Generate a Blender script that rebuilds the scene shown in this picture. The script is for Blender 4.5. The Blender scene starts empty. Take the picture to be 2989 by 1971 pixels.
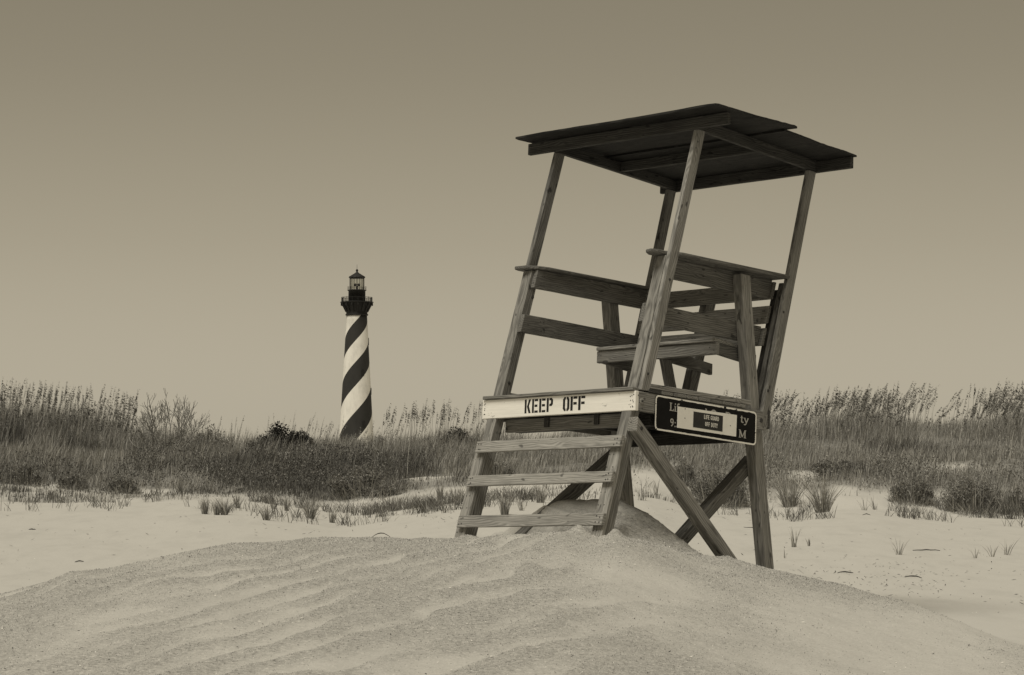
import bpy, bmesh, math, random
import numpy as np
from mathutils import Matrix, Vector
random.seed(7); rng = np.random.default_rng(7)
S = bpy.context.scene
COL = S.collection
# ------------------------------------------------------------------ camera
ZC = 1.5
F = 7000.0; CX = 1494.5; CY = 985.5; YH = 1410.0          # focal length and horizon, in photo pixels
cam_d = bpy.data.cameras.new('camera'); cam = bpy.data.objects.new('camera', cam_d); COL.objects.link(cam)
cam.location = (0, 0, ZC); cam.rotation_euler = (math.pi/2 + math.atan((YH-CY)/F), 0, 0)
cam_d.sensor_width = 36; cam_d.lens = F/2989*36; cam_d.clip_start = .1; cam_d.clip_end = 20000
S.camera = cam
# ------------------------------------------------------------------ world, sun, exposure
SUN = Vector((-.28, -.42, 1.0)).normalized()
W = bpy.data.worlds.new('World'); S.world = W; W.use_nodes = True
nt = W.node_tree; nt.nodes.clear()
def wn(t, **k):
    n = nt.nodes.new(t)
    for a, b in k.items(): setattr(n, a, b)
    return n
sky = wn('ShaderNodeTexSky', sky_type='NISHITA', sun_disc=False, sun_elevation=math.asin(SUN.z),
         sun_rotation=math.atan2(SUN.x, SUN.y), air_density=1.0, dust_density=2.0, ozone_density=1.0)
bw = wn('ShaderNodeRGBToBW'); nt.links.new(sky.outputs[0], bw.inputs[0])
tc = wn('ShaderNodeTexCoord'); sx = wn('ShaderNodeSeparateXYZ'); nt.links.new(tc.outputs['Generated'], sx.inputs[0])
rmp = wn('ShaderNodeValToRGB'); rmp.color_ramp.interpolation = 'B_SPLINE'
el = rmp.color_ramp.elements
el[0].position = 0.0; el[0].color = (.450, .405, .312, 1)
el[1].position = 1.0; el[1].color = (.200, .174, .126, 1)
for p, c in ((.05, (.440, .395, .303, 1)), (.10, (.37, .328, .243, 1)), (.17, (.262, .230, .166, 1)), (.26, (.205, .18, .130, 1)), (.5, (.19, .167, .12, 1))):
    e = el.new(p); e.color = c
nt.links.new(sx.outputs[2], rmp.inputs[0])
# the monochrome print: sky luminance evened out by the ramp, toned sepia
pw = wn('ShaderNodeMath', operation='POWER'); pw.inputs[1].default_value = .12
nt.links.new(bw.outputs[0], pw.inputs[0])
mul = wn('ShaderNodeVectorMath', operation='SCALE'); nt.links.new(rmp.outputs[0], mul.inputs[0]); nt.links.new(pw.outputs[0], mul.inputs['Scale'])
bg = wn('ShaderNodeBackground'); nt.links.new(mul.outputs[0], bg.inputs[0]); bg.inputs[1].default_value = 0.88
wo = wn('ShaderNodeOutputWorld'); nt.links.new(bg.outputs[0], wo.inputs[0])
sl = bpy.data.lights.new('sun', 'SUN'); so = bpy.data.objects.new('sun', sl); COL.objects.link(so)
sl.energy = 2.75; sl.angle = math.radians(34); sl.color = (1, .95, .84)
so.rotation_euler = SUN.to_track_quat('Z', 'Y').to_euler(); so.location = (-8, -6, 12)
S.view_settings.view_transform = 'Standard'; S.view_settings.look = 'None'
S.view_settings.gamma = 1; S.view_settings.exposure = 0; S.view_settings.use_curve_mapping = False

# ------------------------------------------------------------------ helpers
def tag(o, label=None, cat=None, group=None, kind=None):
    if label: o['label'] = label
    if cat: o['category'] = cat
    if group: o['group'] = group
    if kind: o['kind'] = kind
    return o
def empty(name, loc=(0, 0, 0)):
    o = bpy.data.objects.new(name, None); o.empty_display_size = .2; COL.objects.link(o); o.location = loc; return o
def mesh_obj(name, verts, faces, mat, parent=None, smooth=False, mats=None, fm=None):
    me = bpy.data.meshes.new(name); me.from_pydata([tuple(v) for v in verts], [], faces)
    for m in (mats or [mat]): me.materials.append(m)
    if fm is not None: me.polygons.foreach_set('material_index', fm)
    if smooth: me.polygons.foreach_set('use_smooth', [True]*len(me.polygons))
    me.update(); o = bpy.data.objects.new(name, me); COL.objects.link(o)
    if parent: o.parent = parent
    return o
class NT:
    def __init__(s, name):
        s.m = bpy.data.materials.new(name); s.m.use_nodes = True; s.t = s.m.node_tree; s.t.nodes.clear()
        s.o = s.n('ShaderNodeOutputMaterial'); s.b = s.n('ShaderNodeBsdfPrincipled'); s.l(s.b.outputs[0], s.o.inputs[0])
        s.b.inputs['Specular IOR Level'].default_value = .25
    def n(s, t, **k):
        n = s.t.nodes.new(t)
        for a, b in k.items(): setattr(n, a, b)
        return n
    def l(s, a, b): s.t.links.new(a, b)
    def math(s, op, a, b=None, c=None, clamp=False):
        n = s.n('ShaderNodeMath', operation=op); n.use_clamp = clamp
        for i, v in enumerate((a, b, c)):
            if v is None: continue
            if isinstance(v, (int, float)): n.inputs[i].default_value = v
            else: s.l(v, n.inputs[i])
        return n.outputs[0]
    def noise(s, vec, scale, detail=3, rough=.55, dist=0):
        n = s.n('ShaderNodeTexNoise'); n.inputs['Scale'].default_value = scale; n.inputs['Detail'].default_value = detail
        n.inputs['Roughness'].default_value = rough; n.inputs['Distortion'].default_value = dist
        if vec is not None: s.l(vec, n.inputs['Vector'])
        return n.outputs[0]
    def ramp(s, fac, stops, interp='LINEAR'):
        n = s.n('ShaderNodeValToRGB'); n.color_ramp.interpolation = interp; e = n.color_ramp.elements
        e[0].position, e[0].color = stops[0][0], (*stops[0][1], 1) if len(stops[0][1]) == 3 else stops[0][1]
        e[1].position, e[1].color = stops[-1][0], (*stops[-1][1], 1)
        for p, c in stops[1:-1]:
            q = e.new(p); q.color = (*c, 1)
        s.l(fac, n.inputs[0]); return n.outputs[0]
    def scale(s, vec, v):
        n = s.n('ShaderNodeVectorMath', operation='MULTIPLY'); s.l(vec, n.inputs[0]); n.inputs[1].default_value = v; return n.outputs[0]
    def add(s, a, b):
        n = s.n('ShaderNodeVectorMath', operation='ADD'); s.l(a, n.inputs[0])
        if isinstance(b, tuple): n.inputs[1].default_value = b
        else: s.l(b, n.inputs[1])
        return n.outputs[0]
    def mix(s, fac, a, b, blend='MIX'):
        n = s.n('ShaderNodeMix', data_type='RGBA', blend_type=blend)
        for sock, v in ((n.inputs[0], fac), (n.inputs[6], a), (n.inputs[7], b)):
            if isinstance(v, tuple): sock.default_value = (*v, 1)
            elif isinstance(v, (int, float)): sock.default_value = v
            else: s.l(v, sock)
        return n.outputs[2]
    def bump(s, h, strength, dist):
        n = s.n('ShaderNodeBump'); n.inputs['Strength'].default_value = strength; n.inputs['Distance'].default_value = dist
        s.l(h, n.inputs['Height']); s.l(n.outputs[0], s.b.inputs['Normal']); return n
def sep(c):                     # sepia tone of a grey value
    return (c, c*.968, c*.885)

def wood_mat(name, lo, mid, hi, dirt=.5, ring=.014):
    k = NT(name); tc = k.n('ShaderNodeTexCoord'); oi = k.n('ShaderNodeObjectInfo')
    off = k.n('ShaderNodeVectorMath', operation='SCALE'); off.inputs[0].default_value = (31, .25, -.19); k.l(oi.outputs['Random'], off.inputs['Scale'])
    p = k.add(tc.outputs['Object'], off.outputs[0])
    warp = k.noise(k.scale(p, (2.2, 9, 9)), 1.0, 3, .6)
    knot = k.noise(k.scale(p, (3.2, 14, 14)), 1.0, 1, .4)
    kn = k.math('POWER', knot, 5)
    s = k.n('ShaderNodeSeparateXYZ'); k.l(k.add(tc.outputs['Object'], (0, .012, -.055)), s.inputs[0])
    r = k.math('SQRT', k.math('ADD', k.math('MULTIPLY', s.outputs[1], s.outputs[1]), k.math('MULTIPLY', s.outputs[2], s.outputs[2])))
    ph = k.math('ADD', k.math('ADD', k.math('MULTIPLY', r, 6.2832/ring), k.math('MULTIPLY', warp, 16)), k.math('MULTIPLY', kn, 60))
    ph = k.math('ADD', ph, k.math('MULTIPLY', oi.outputs['Random'], 40))
    rings = k.math('MULTIPLY_ADD', k.math('SINE', ph), .5, .5)
    fib = k.noise(k.scale(p, (5, 170, 170)), 1.0, 3, .6)
    pat = k.noise(k.scale(p, (2.5, 5, 5)), 1.0, 4, .6)
    v = k.math('ADD', k.math('ADD', k.math('MULTIPLY', rings, .20), k.math('MULTIPLY', fib, .62)), k.math('MULTIPLY', pat, .38))
    c = k.ramp(v, [(.34, sep(lo)), (.56, sep(mid)), (.80, sep(hi))])
    tone = k.math('MULTIPLY_ADD', oi.outputs['Random'], .34, .83)
    tn = k.n('ShaderNodeVectorMath', operation='SCALE'); k.l(c, tn.inputs[0]); k.l(tone, tn.inputs['Scale'])
    st = k.math('SUBTRACT', k.noise(k.scale(p, (6, 16, 16)), 1.0, 4, .65), .60)
    stf = k.math('MULTIPLY', st, 7*dirt, clamp=True)
    dark = k.ramp(k.noise(k.scale(p, (12, 30, 30)), 1.0, 1, .3), [(.70, (0, 0, 0)), (.76, (1, 1, 1))])
    c2 = k.mix(k.math('MULTIPLY', stf, .6), tn.outputs[0], sep(lo*.5))
    c3 = k.mix(k.math('MULTIPLY', dark, .7), c2, sep(lo*.3))
    k.l(c3, k.b.inputs['Base Color']); k.b.inputs['Roughness'].default_value = .85
    k.bump(k.math('ADD', k.math('MULTIPLY', fib, .8), k.math('MULTIPLY', rings, .3)), .55, .003)
    return k.m
M_WOOD = wood_mat('weathered_wood', .075, .185, .32, .65)
M_STEP = wood_mat('foot_worn_wood', .12, .26, .42, .75, .016)
M_DARK = wood_mat('shaded_wood', .014, .040, .085, .8)  # darker copy for timbers under roof and deck, shade put into the colour
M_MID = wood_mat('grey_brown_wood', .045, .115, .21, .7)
M_ROOF = wood_mat('shaded_mildewed_plywood', .003, .013, .038, .9, .02)  # mildew, deepened to near black for the shade under the roof

def paint_mat():
    k = NT('white_board_paint'); tc = k.n('ShaderNodeTexCoord')
    n = k.noise(k.scale(tc.outputs['Object'], (3, 60, 60)), 1, 4, .7)
    d = k.noise(k.scale(tc.outputs['Object'], (14, 30, 30)), 1, 5, .7)
    c = k.ramp(n, [(.25, sep(.82)), (.6, sep(.93))])
    g = k.ramp(d, [(.63, (0, 0, 0)), (.68, (1, 1, 1))])
    c = k.mix(k.math('MULTIPLY', g, .7), c, sep(.30))
    gr = k.ramp(k.noise(k.scale(tc.outputs['Object'], (1.2, 9, 9)), 1, 4, .6), [(.5, (0, 0, 0)), (.8, (1, 1, 1))]); c = k.mix(k.math('MULTIPLY', gr, .35), c, sep(.5))
    k.l(c, k.b.inputs['Base Color']); k.b.inputs['Roughness'].default_value = .6; k.bump(n, .3, .002)
    return k.m
def flat_mat(name, col, rough=.6, var=.25, sc=30, metal=0):
    k = NT(name); tc = k.n('ShaderNodeTexCoord'); n = k.noise(tc.outputs['Object'], sc, 4, .65)
    c = k.ramp(n, [(.3, tuple(v*(1-var) for v in col)), (.7, tuple(v*(1+var) for v in col))])
    k.l(c, k.b.inputs['Base Color']); k.b.inputs['Roughness'].default_value = rough; k.b.inputs['Metallic'].default_value = metal
    return k.m
M_WHITE = paint_mat()
M_STENCIL = flat_mat('black_stencil_paint', sep(.018), .7, .5, 60)
M_BLACK = flat_mat('black_sign_sheet', sep(.011), .6, .25, 12); M_BLACK.node_tree.nodes['Principled BSDF'].inputs['Specular IOR Level'].default_value = .08
M_SIGNW = flat_mat('white_sign_paint', sep(.88), .5, .04, 25)
M_SIGNG = flat_mat('faded_sign_letters', sep(.42), .5, .12, 40)
M_GREY = flat_mat('dark_grey_print', sep(.032), .6, .2, 20)
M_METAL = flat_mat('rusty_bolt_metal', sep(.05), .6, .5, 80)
M_WASHER = flat_mat('galvanised_washer_metal', sep(.30), .5, .5, 90)

# ------------------------------------------------------------------ terrain
def lattice(seed):
    r = np.random.default_rng(seed); return r.random((256, 256))
LAT = [lattice(s) for s in range(6)]
def vnoise(x, y, k=0):
    L = LAT[k % 6]; xi = np.floor(x).astype(int); yi = np.floor(y).astype(int); fx = x-xi; fy = y-yi
    fx = fx*fx*(3-2*fx); fy = fy*fy*(3-2*fy)
    g = lambda a, b: L[a % 256, b % 256]
    return (g(xi, yi)*(1-fx)+g(xi+1, yi)*fx)*(1-fy)+(g(xi, yi+1)*(1-fx)+g(xi+1, yi+1)*fx)*fy - .5
def fbm(x, y, o=4, k=0):
    a = 1.; r = 0*x
    for i in range(o): r = r+a*vnoise(x, y, k+i); x = x*2.03+7.1; y = y*1.97+3.3; a *= .5
    return r
def sm(x, a, b):
    t = np.clip((x-a)/(b-a), 0, 1); return t*t*(3-2*t)
# height of the sand below eye level, written along bearings (p) and distance (d) from where the photographer stands
CRP = [-3000, 0, 126, 214, 352, 503, 654, 805, 1006, 1194, 1383, 1546, 1640, 1730, 1797, 1886, 2037, 2162, 2262, 2451, 2615, 2740, 2891, 2989, 6000]
CRY = [2000, 1741, 1710, 1676, 1660, 1626, 1597, 1587, 1573, 1579, 1577, 1566, 1560, 1578, 1568, 1587, 1634, 1647, 1671, 1710, 1753, 1797, 1854, 1890, 2700]
CRD = [10, 14, 14.4, 14.7, 15.2, 15.7, 16.2, 16.7, 17.3, 17.6, 17.5, 16.9, 16.6, 16.4, 16.4, 16.7, 17.2, 17.5, 17.3, 16.4, 15.5, 14.8, 13.8, 13.2, 9]
RGP = [1300, 1450, 1570, 1600, 1645, 1760, 1810, 1886, 1961, 2011, 2062, 2130, 2200]
RGY = [1620, 1560, 1491, 1470, 1459, 1461, 1457, 1496, 1550, 1590, 1634, 1690, 1760]
RGD = [18.5, 18.5, 18.3, 18.2, 18.1, 17.9, 17.7, 17.6, 17.4, 17.3, 17.2, 17.2, 17.2]
FTP = [-1500, 0, 420, 560, 760, 1006, 1260, 1450, 1640, 1886, 2040, 2260, 2520, 2760, 2989, 4500]
FTY = [1466, 1466, 1470, 1456, 1464, 1502, 1470, 1450, 1458, 1444, 1490, 1496, 1482, 1506, 1512, 1512]
TPP = [-1500, 0, 300, 480, 700, 1000, 1400, 1700, 2000, 2300, 2700, 2989, 4500]
TPY = [1255, 1262, 1276, 1306, 1326, 1338, 1312, 1302, 1292, 1280, 1268, 1262, 1262]
DF, DT = 44., 56.
GP = np.arange(-3000, 6001, 5.)
def smooth_table(P, V, sg):
    v = np.interp(GP, P, V); n = int(3*sg/5)+1; k_ = np.exp(-.5*(np.arange(-n, n+1)*5/sg)**2); k_ /= k_.sum()
    return np.convolve(np.pad(v, n, mode='edge'), k_, 'valid')
CY_N, CY_W = smooth_table(CRP, CRY, 9), smooth_table(CRP, CRY, 330)
CD_N, CD_W = smooth_table(CRP, CRD, 60), smooth_table(CRP, CRD, 330)
RY_N = smooth_table(RGP, RGY, 12)
FY_N = smooth_table(FTP, FTY, 45); TY_N = smooth_table(TPP, TPY, 90)
def ripple(x, y):
    # wind ripples run almost straight away from the viewer, fanning over the mound; returns relief and coarseness
    q = y+3.9*np.sqrt((x-1.0)**2+1.1)+1.15*fbm(x*1.3, y*.45, 3, 2)+.34*fbm(x*4.2, y*1.1, 3, 3)
    f = (q/1.15+1.2*fbm(x*.7+3, y*.25, 3, 4)) % 1
    prof = np.where(f < .80, f/.80, (1-f)/.20); prof = prof*prof*(3-2*prof)
    f2 = (q/.47+1.1*fbm(x*1.6+3, y*.5, 3, 1)) % 1; prof2 = np.where(f2 < .8, f2/.8, (1-f2)/.2)
    left = .16+.84*(1-sm(x, -.2, 1.1)); patch = np.clip(.45+2.1*fbm(x*1.4, y*.5, 3, 0), 0, 1.2); patch2 = np.clip(.35+1.9*fbm(x*1.9+7, y*.6, 3, 2), 0, 1.1)
    amp = .020*left*patch*(prof-.5)+.009*left*patch2*(prof2-.5)+.006*fbm(x*4, y*1.3, 3, 4)*left
    coarse = np.clip(.50+.14*(1-sm(x, -.5, 1.0))+left*(.55*patch*(prof-.5)*1.4+.30*patch2*(prof2-.5))+.65*fbm(x*1.5, y*.5, 4, 1)-.22*sm(x, .2, 2.0)*(1-sm(y, 12, 15)), 0, 1)
    return amp, coarse
def height(x, y, detail=True):
    d = np.maximum(y, .5); p = np.clip(CX+F*x/d, -2500, 5500)
    dcn = np.interp(p, GP, CD_N); wn_ = sm(y, dcn-3.2, dcn-.2)
    dc = dcn*wn_+np.interp(p, GP, CD_W)*(1-wn_)
    Dc = (np.interp(p, GP, CY_N)-YH)/F*dcn*wn_+(np.interp(p, GP, CY_W)-YH)/F*np.interp(p, GP, CD_W)*(1-wn_)
    t = y-dc; kk, m, e = .055, .42, .32
    g = (m-kk)/2*t+(kk+m)/2*np.sqrt(t*t+e*e)-(kk+m)/2*e
    drop = Dc+g
    dr = np.interp(p, RGP, RGD); Dr = (np.interp(p, GP, RY_N)-YH)/F*dr
    tr = y-dr; g2 = .05*tr+.40*(np.sqrt(tr*tr+.02)-.14)
    inr = sm(p, 1300, 1400)*(1-sm(p, 2120, 2200))
    drop2 = Dr+g2+(1-inr)*3
    k = .03; h = np.clip(.5+.5*(drop2-drop)/k, 0, 1)
    drop = drop*h+drop2*(1-h)-k*h*(1-h)
    # beach and dune
    Df = (np.interp(p, GP, FY_N)-YH)/F*DF; Dt = (np.interp(p, GP, TY_N)-YH)/F*DT
    far = 1.0+(Df-1.0)*sm(y, 19, DF)
    s = np.clip((y-DF)/(DT-DF), 0, 1)
    far = np.where(y > DF, Df+(Dt-Df)*(s**.85*(1-.12*s)+.12*s), far)
    far = far+sm(y, DT, DT+22)*(3.3-Dt)*1.0
    k = .16; h = np.clip(.5+.5*(far-drop)/k, 0, 1)
    moundness = h
    drop = drop*h+far*(1-h)-k*h*(1-h)
    z = ZC-drop
    if detail:
        near = sm(moundness, .3, 1)*(y < 25)
        # wind ripples that run up the mound, more marked on the left
        amp, _ = ripple(x, y)
        z = z+near*amp
        z = z+near*.016*fbm(x*2.5, y*1.6, 4, 1)+near*.005*fbm(x*16, y*9, 3, 2)
        # wind scour on the face of the little ridge under the chair
        rid = inr*np.exp(-((y-dr+.35)/.6)**2)
        z = z+rid*.03*fbm((x+y*.3)*4, (z*34+x*9), 3, 5)
        # lip of sand by the stair foot
        z = z+.05*np.exp(-(((p-1690)/26)**2+((y-16.35)/.25)**2))+.055*np.exp(-(((p-1795)/22)**2+((y-16.45)/.2)**2))-.05*np.exp(-(((p-1733)/20)**2+((y-16.8)/.35)**2))
        for pc_, yc_, hh_ in ((1352, 17.5, .03), (2225, 17.7, .045), (2115, 17.3, .03), (1700, 16.2, .025)):
            z = z+hh_*np.exp(-(((p-pc_)/34)**2+((y-yc_)/.22)**2))
        mid = sm(y, 17, 21)*(1-sm(y, 90, 120))
        z = z+mid*(.030*fbm(x*.35, y*.3, 3, 3)+.018*fbm(x*1.2, y*.8, 3, 4)+.012*fbm(x*4.5, y*2.2, 2, 2))
        dune = sm(y, DF-1, DF+3)*(1-sm(y, 80, 100)); z = z+dune*.30*fbm(x*.33, y*.33, 4, 5)
    return z
def Hs(x, y): return float(height(np.array([x], float), np.array([y], float))[0])
def drop_on(px, py, d0=12., d1=62., step=.03):
    """where the ray through photo pixel (px,py) first meets the sand"""
    d = np.arange(d0, d1, step); x = (px-CX)/F*d; z = ZC-(py-YH)/F*d
    hit = np.nonzero(height(x, d) >= z)[0]
    if len(hit) == 0: return None
    i = hit[0]; return Vector((x[i], d[i], float(height(x[i:i+1], d[i:i+1])[0])))
def on_at(px, d):
    x = (px-CX)/F*d; return Vector((x, d, Hs(x, d)))
# vegetation cover 0..1
def veg(x, y):
    d = np.maximum(y, .5); p = CX+F*x/d
    n = fbm(x*.55, y*.55, 4, 2); n2 = fbm(x*1.7, y*1.7, 3, 0)
    edge = DF+.5+.6*sm(p, 1200, 1500)+3.0*n+1.1*n2
    v = sm(y, edge-1.2, edge+2.0)**1.2
    # bare sand patches on the slope
    def hole(cp, cd, rp, rd): return np.exp(-(((p-cp)/rp)**2+((y-cd)/rd)**2)*1.0)
    hs = hole(455, 45.6, 90, .9)+hole(2340, 47.6, 60, 1.2)+hole(2770, 48.0, 110, .7)+hole(2450, 45.5, 60, 1.0)+hole(1890, 46., 110, 2.0)+hole(1300, 47.5, 150, .9)
    v = v*(1-np.clip(1.25*hs+.5*n2*(hs > .15), 0, 1))
    return np.clip(v, 0, 1)

def grid_obj(name, us, ds, mat, attr=True):
    U, D = np.meshgrid(us, ds); X = U*np.maximum(D, 6.)*1.0; Y = D
    Z = height(X.ravel(), Y.ravel())
    vv = np.stack([X.ravel(), Y.ravel(), Z], 1); nu = len(us); nd = len(ds)
    i = np.arange(nu-1)[None, :]+np.arange(nd-1)[:, None]*nu
    f = np.stack([i, i+1, i+1+nu, i+nu], -1).reshape(-1, 4)
    me = bpy.data.meshes.new(name); me.vertices.add(len(vv)); me.vertices.foreach_set('co', vv.ravel().astype('f'))
    me.loops.add(f.size); me.loops.foreach_set('vertex_index', f.ravel().astype('i'))
    me.polygons.add(len(f)); me.polygons.foreach_set('loop_start', np.arange(0, f.size, 4).astype('i')); me.polygons.foreach_set('loop_total', np.full(len(f), 4, 'i'))
    me.polygons.foreach_set('use_smooth', np.ones(len(f), bool)); me.update(calc_edges=True)
    if attr:
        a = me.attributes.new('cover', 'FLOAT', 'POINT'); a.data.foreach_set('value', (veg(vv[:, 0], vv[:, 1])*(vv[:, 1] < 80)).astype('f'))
        m_ = np.clip((1-sm(vv[:, 1], 17.5, 19.5)), 0, 1); crest = np.interp(CX+F*vv[:, 0]/np.maximum(vv[:, 1], 1), CRP, CRD)
        b = me.attributes.new('mound', 'FLOAT', 'POINT'); b.data.foreach_set('value', (1-sm(vv[:, 1]-crest, .6, 2.2)).astype('f'))
        c_ = me.attributes.new('coarse', 'FLOAT', 'POINT'); c_.data.foreach_set('value', np.clip(ripple(vv[:, 0], vv[:, 1])[1]+(.45+1.1*fbm(vv[:, 0]*5, vv[:, 2]*38+vv[:, 0]*14, 3, 5))*sm(CX+F*vv[:, 0]/np.maximum(vv[:, 1], 1), 1450, 1620)*(1-sm(CX+F*vv[:, 0]/np.maximum(vv[:, 1], 1), 2060, 2160))*sm(vv[:, 1], 16.7, 17.1), 0, 1).astype('f'))  # ridge term paints the chair's shade into the sand tone, streaked by scour
    me.materials.append(mat); o = bpy.data.objects.new(name, me); COL.objects.link(o); return o

def sand_mat():
    k = NT('beach_sand'); g = k.n('ShaderNodeNewGeometry'); P = g.outputs['Position']
    at = k.n('ShaderNodeAttribute', attribute_name='cover'); am = k.n('ShaderNodeAttribute', attribute_name='mound'); ac = k.n('ShaderNodeAttribute', attribute_name='coarse')
    # coarse shelly sand in wind-laid streaks on the mound, fine pale sand elsewhere; ridge under the chair toned darker as shade
    blot = k.noise(P, 2.6, 4, .6)
    coarse_shade = k.ramp(k.math('ADD', ac.outputs['Fac'], k.math('MULTIPLY_ADD', blot, .5, -.25)), [(.22, (0, 0, 0)), (.72, (1, 1, 1))])
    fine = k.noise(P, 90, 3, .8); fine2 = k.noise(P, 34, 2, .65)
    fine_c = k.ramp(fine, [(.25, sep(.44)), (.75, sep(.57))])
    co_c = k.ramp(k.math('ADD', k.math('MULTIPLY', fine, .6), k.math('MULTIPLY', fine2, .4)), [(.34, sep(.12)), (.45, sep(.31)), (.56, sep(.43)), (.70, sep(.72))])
    mf = k.math('MULTIPLY', k.math('MULTIPLY_ADD', coarse_shade, .8, .2), am.outputs['Fac'])
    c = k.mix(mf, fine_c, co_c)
    # dark grains and shell bits
    vo = k.n('ShaderNodeTexVoronoi'); vo.inputs['Scale'].default_value = 26; k.l(P, vo.inputs['Vector'])
    dm = k.math('MULTIPLY', k.math('LESS_THAN', vo.outputs['Distance'], .12), k.math('LESS_THAN', k.noise(P, 9, 1), .47))
    vs = k.n('ShaderNodeSeparateColor'); k.l(vo.outputs['Color'], vs.inputs[0])
    isw = k.math('GREATER_THAN', vs.outputs[0], .72)
    bit = k.mix(isw, sep(.13), sep(.80))
    c = k.mix(k.math('MULTIPLY', k.math('MULTIPLY', dm, am.outputs['Fac']), .8), c, bit)
    # beach: faint trampled blotches
    bl = k.noise(k.scale(P, (1.6, .5, 1)), 1.6, 5, .65); c = k.mix(k.math('MULTIPLY', k.math('SUBTRACT', bl, .48, clamp=True), 1.1), c, sep(.33))
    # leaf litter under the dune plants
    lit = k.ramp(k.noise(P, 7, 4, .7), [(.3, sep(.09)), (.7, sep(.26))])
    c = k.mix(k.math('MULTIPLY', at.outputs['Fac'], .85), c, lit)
    k.l(c, k.b.inputs['Base Color']); k.b.inputs['Roughness'].default_value = .95; k.b.inputs['Specular IOR Level'].default_value = .08
    hgt = k.math('ADD', k.math('MULTIPLY', fine, .6), k.math('MULTIPLY', k.noise(P, 30, 3, .6), .8))
    k.bump(hgt, .5, .012)
    return k.m
M_SAND = sand_mat()
us = np.concatenate([np.linspace(-1.6, -.26, 26)[:-1], np.linspace(-.26, .26, 560), np.linspace(.26, 1.6, 26)[1:]])
ds = np.concatenate([np.linspace(-30, 6.5, 24)[:-1], np.linspace(6.5, 20, 470)[:-1], np.linspace(20, 60, 260)[:-1], np.geomspace(60, 9000, 60)])
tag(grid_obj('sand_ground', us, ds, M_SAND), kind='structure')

# ------------------------------------------------------------------ lifeguard chair
B0 = Vector((-.72, .70, -1.05))
RM = Matrix(((.73035, .68213, .03579), (-.68268, .72715, .07211), (.02316, -.0771, .99675)))
chair = empty('lifeguard_chair')
Tw = Vector((.87052, 16.85909, .64881+ZC))
mw = RM.to_4x4(); mw.translation = RM @ B0+Tw
chair.matrix_world = mw
tag(chair, 'weathered wooden lifeguard chair with plank roof, steps and bench, its legs in the sand mound', 'lifeguard chair')
def toworld(p): return RM @ Vector(p)+Tw
def solid(name, ring0, ring1, mat, axis=None, ch=.004, parent=None, fm=None, seg=5, wob=.0012):
    """prism between two parallel end polygons; local X runs along the grain"""
    parent = parent or chair
    r0 = [Vector(v) for v in ring0]; r1 = [Vector(v) for v in ring1]; n = len(r0)
    c0 = sum(r0, Vector())/n; c1 = sum(r1, Vector())/n
    ax = (Vector(axis) if axis else (c1-c0)).normalized(); up = Vector((0, 0, 1)) if abs(ax.z) < .8 else Vector((0, 1, 0))
    ey = up.cross(ax).normalized(); ez = ax.cross(ey)
    R3 = Matrix((ax, ey, ez)).transposed(); cen = (c0+c1)/2; Ri = R3.transposed()
    vs = []
    for i in range(seg+1):
        t = i/seg
        d = Vector((random.uniform(-1, 1), random.uniform(-1, 1), random.uniform(-1, 1)))*wob if 0 < i < seg else Vector()
        for a, b in zip(r0, r1): vs.append(Ri @ (a.lerp(b, t)-cen)+d)
    fs = [tuple(range(n))[::-1], tuple(range(seg*n, seg*n+n))]
    for i in range(seg):
        for j in range(n):
            k2 = (j+1) % n; fs.append((i*n+j, i*n+k2, (i+1)*n+k2, (i+1)*n+j))
    bm = bmesh.new(); bv = [bm.verts.new(v) for v in vs]
    for f in fs: bm.faces.new([bv[q] for q in f])
    bmesh.ops.recalc_face_normals(bm, faces=bm.faces)
    if ch:
        ed = [e for e in bm.edges if len(e.link_faces) == 2 and e.calc_face_angle(0) > .5]
        bmesh.ops.bevel(bm, geom=ed, offset=ch, segments=1, affect='EDGES')
    me = bpy.data.meshes.new(name); bm.to_mesh(me); bm.free(); me.materials.append(mat)
    o = bpy.data.objects.new(name, me); COL.objects.link(o); o.parent = parent
    m4 = R3.to_4x4(); m4.translation = cen-(B0 if parent is chair else Vector()); o.matrix_local = m4
    return o
def box(name, x0, x1, y0, y1, z0, z1, mat, axis='x', **k):
    if axis == 'x': f = lambda x: [(x, y0, z0), (x, y1, z0), (x, y1, z1), (x, y0, z1)]; return solid(name, f(x0), f(x1), mat, (1, 0, 0), **k)
    f = lambda y: [(x0, y, z0), (x1, y, z0), (x1, y, z1), (x0, y, z1)]; return solid(name, f(y0), f(y1), mat, (0, 1, 0), **k)
def post(name, x0, x1, ya, yb, z0, z1, mat, depth=.093, rack=0., **k):
    """leaning post; front face y = ya at z0, yb at z1"""
    f = lambda y, z: [(x0+rack*min(z, 0), y, z), (x1+rack*min(z, 0), y, z), (x1+rack*min(z, 0), y+depth, z), (x0+rack*min(z, 0), y+depth, z)]
    return solid(name, f(ya, z0), f(yb, z1), mat, **k)
RK = 0.
fy = lambda z: .043+.287*z
# front legs 4x4: sand to arm rest
for xa, xb in ((-.127, -.038), (-1.437, -1.348)):
    post('front_leg', xa, xb, fy(-1.45), fy(0), -1.45, 0, M_WOOD, rack=RK)
    post('front_leg', xa, xb, fy(0), fy(1.022), 0.0, 1.022, M_WOOD)
# rear legs, raked the other way, run up to the arm rests
ry = lambda z: 1.383-.155*z if z > 0 else 1.383-.185*z
for xa, xb in ((-.127, -.038), (-1.437, -1.348)):
    post('rear_leg', xa, xb, ry(-1.6), ry(0), -1.6, 0, M_WOOD, depth=.108, rack=.0)
    post('rear_leg', xa, xb, ry(0), ry(1.012), 0.0, 1.012, M_WOOD, depth=.106)
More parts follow.
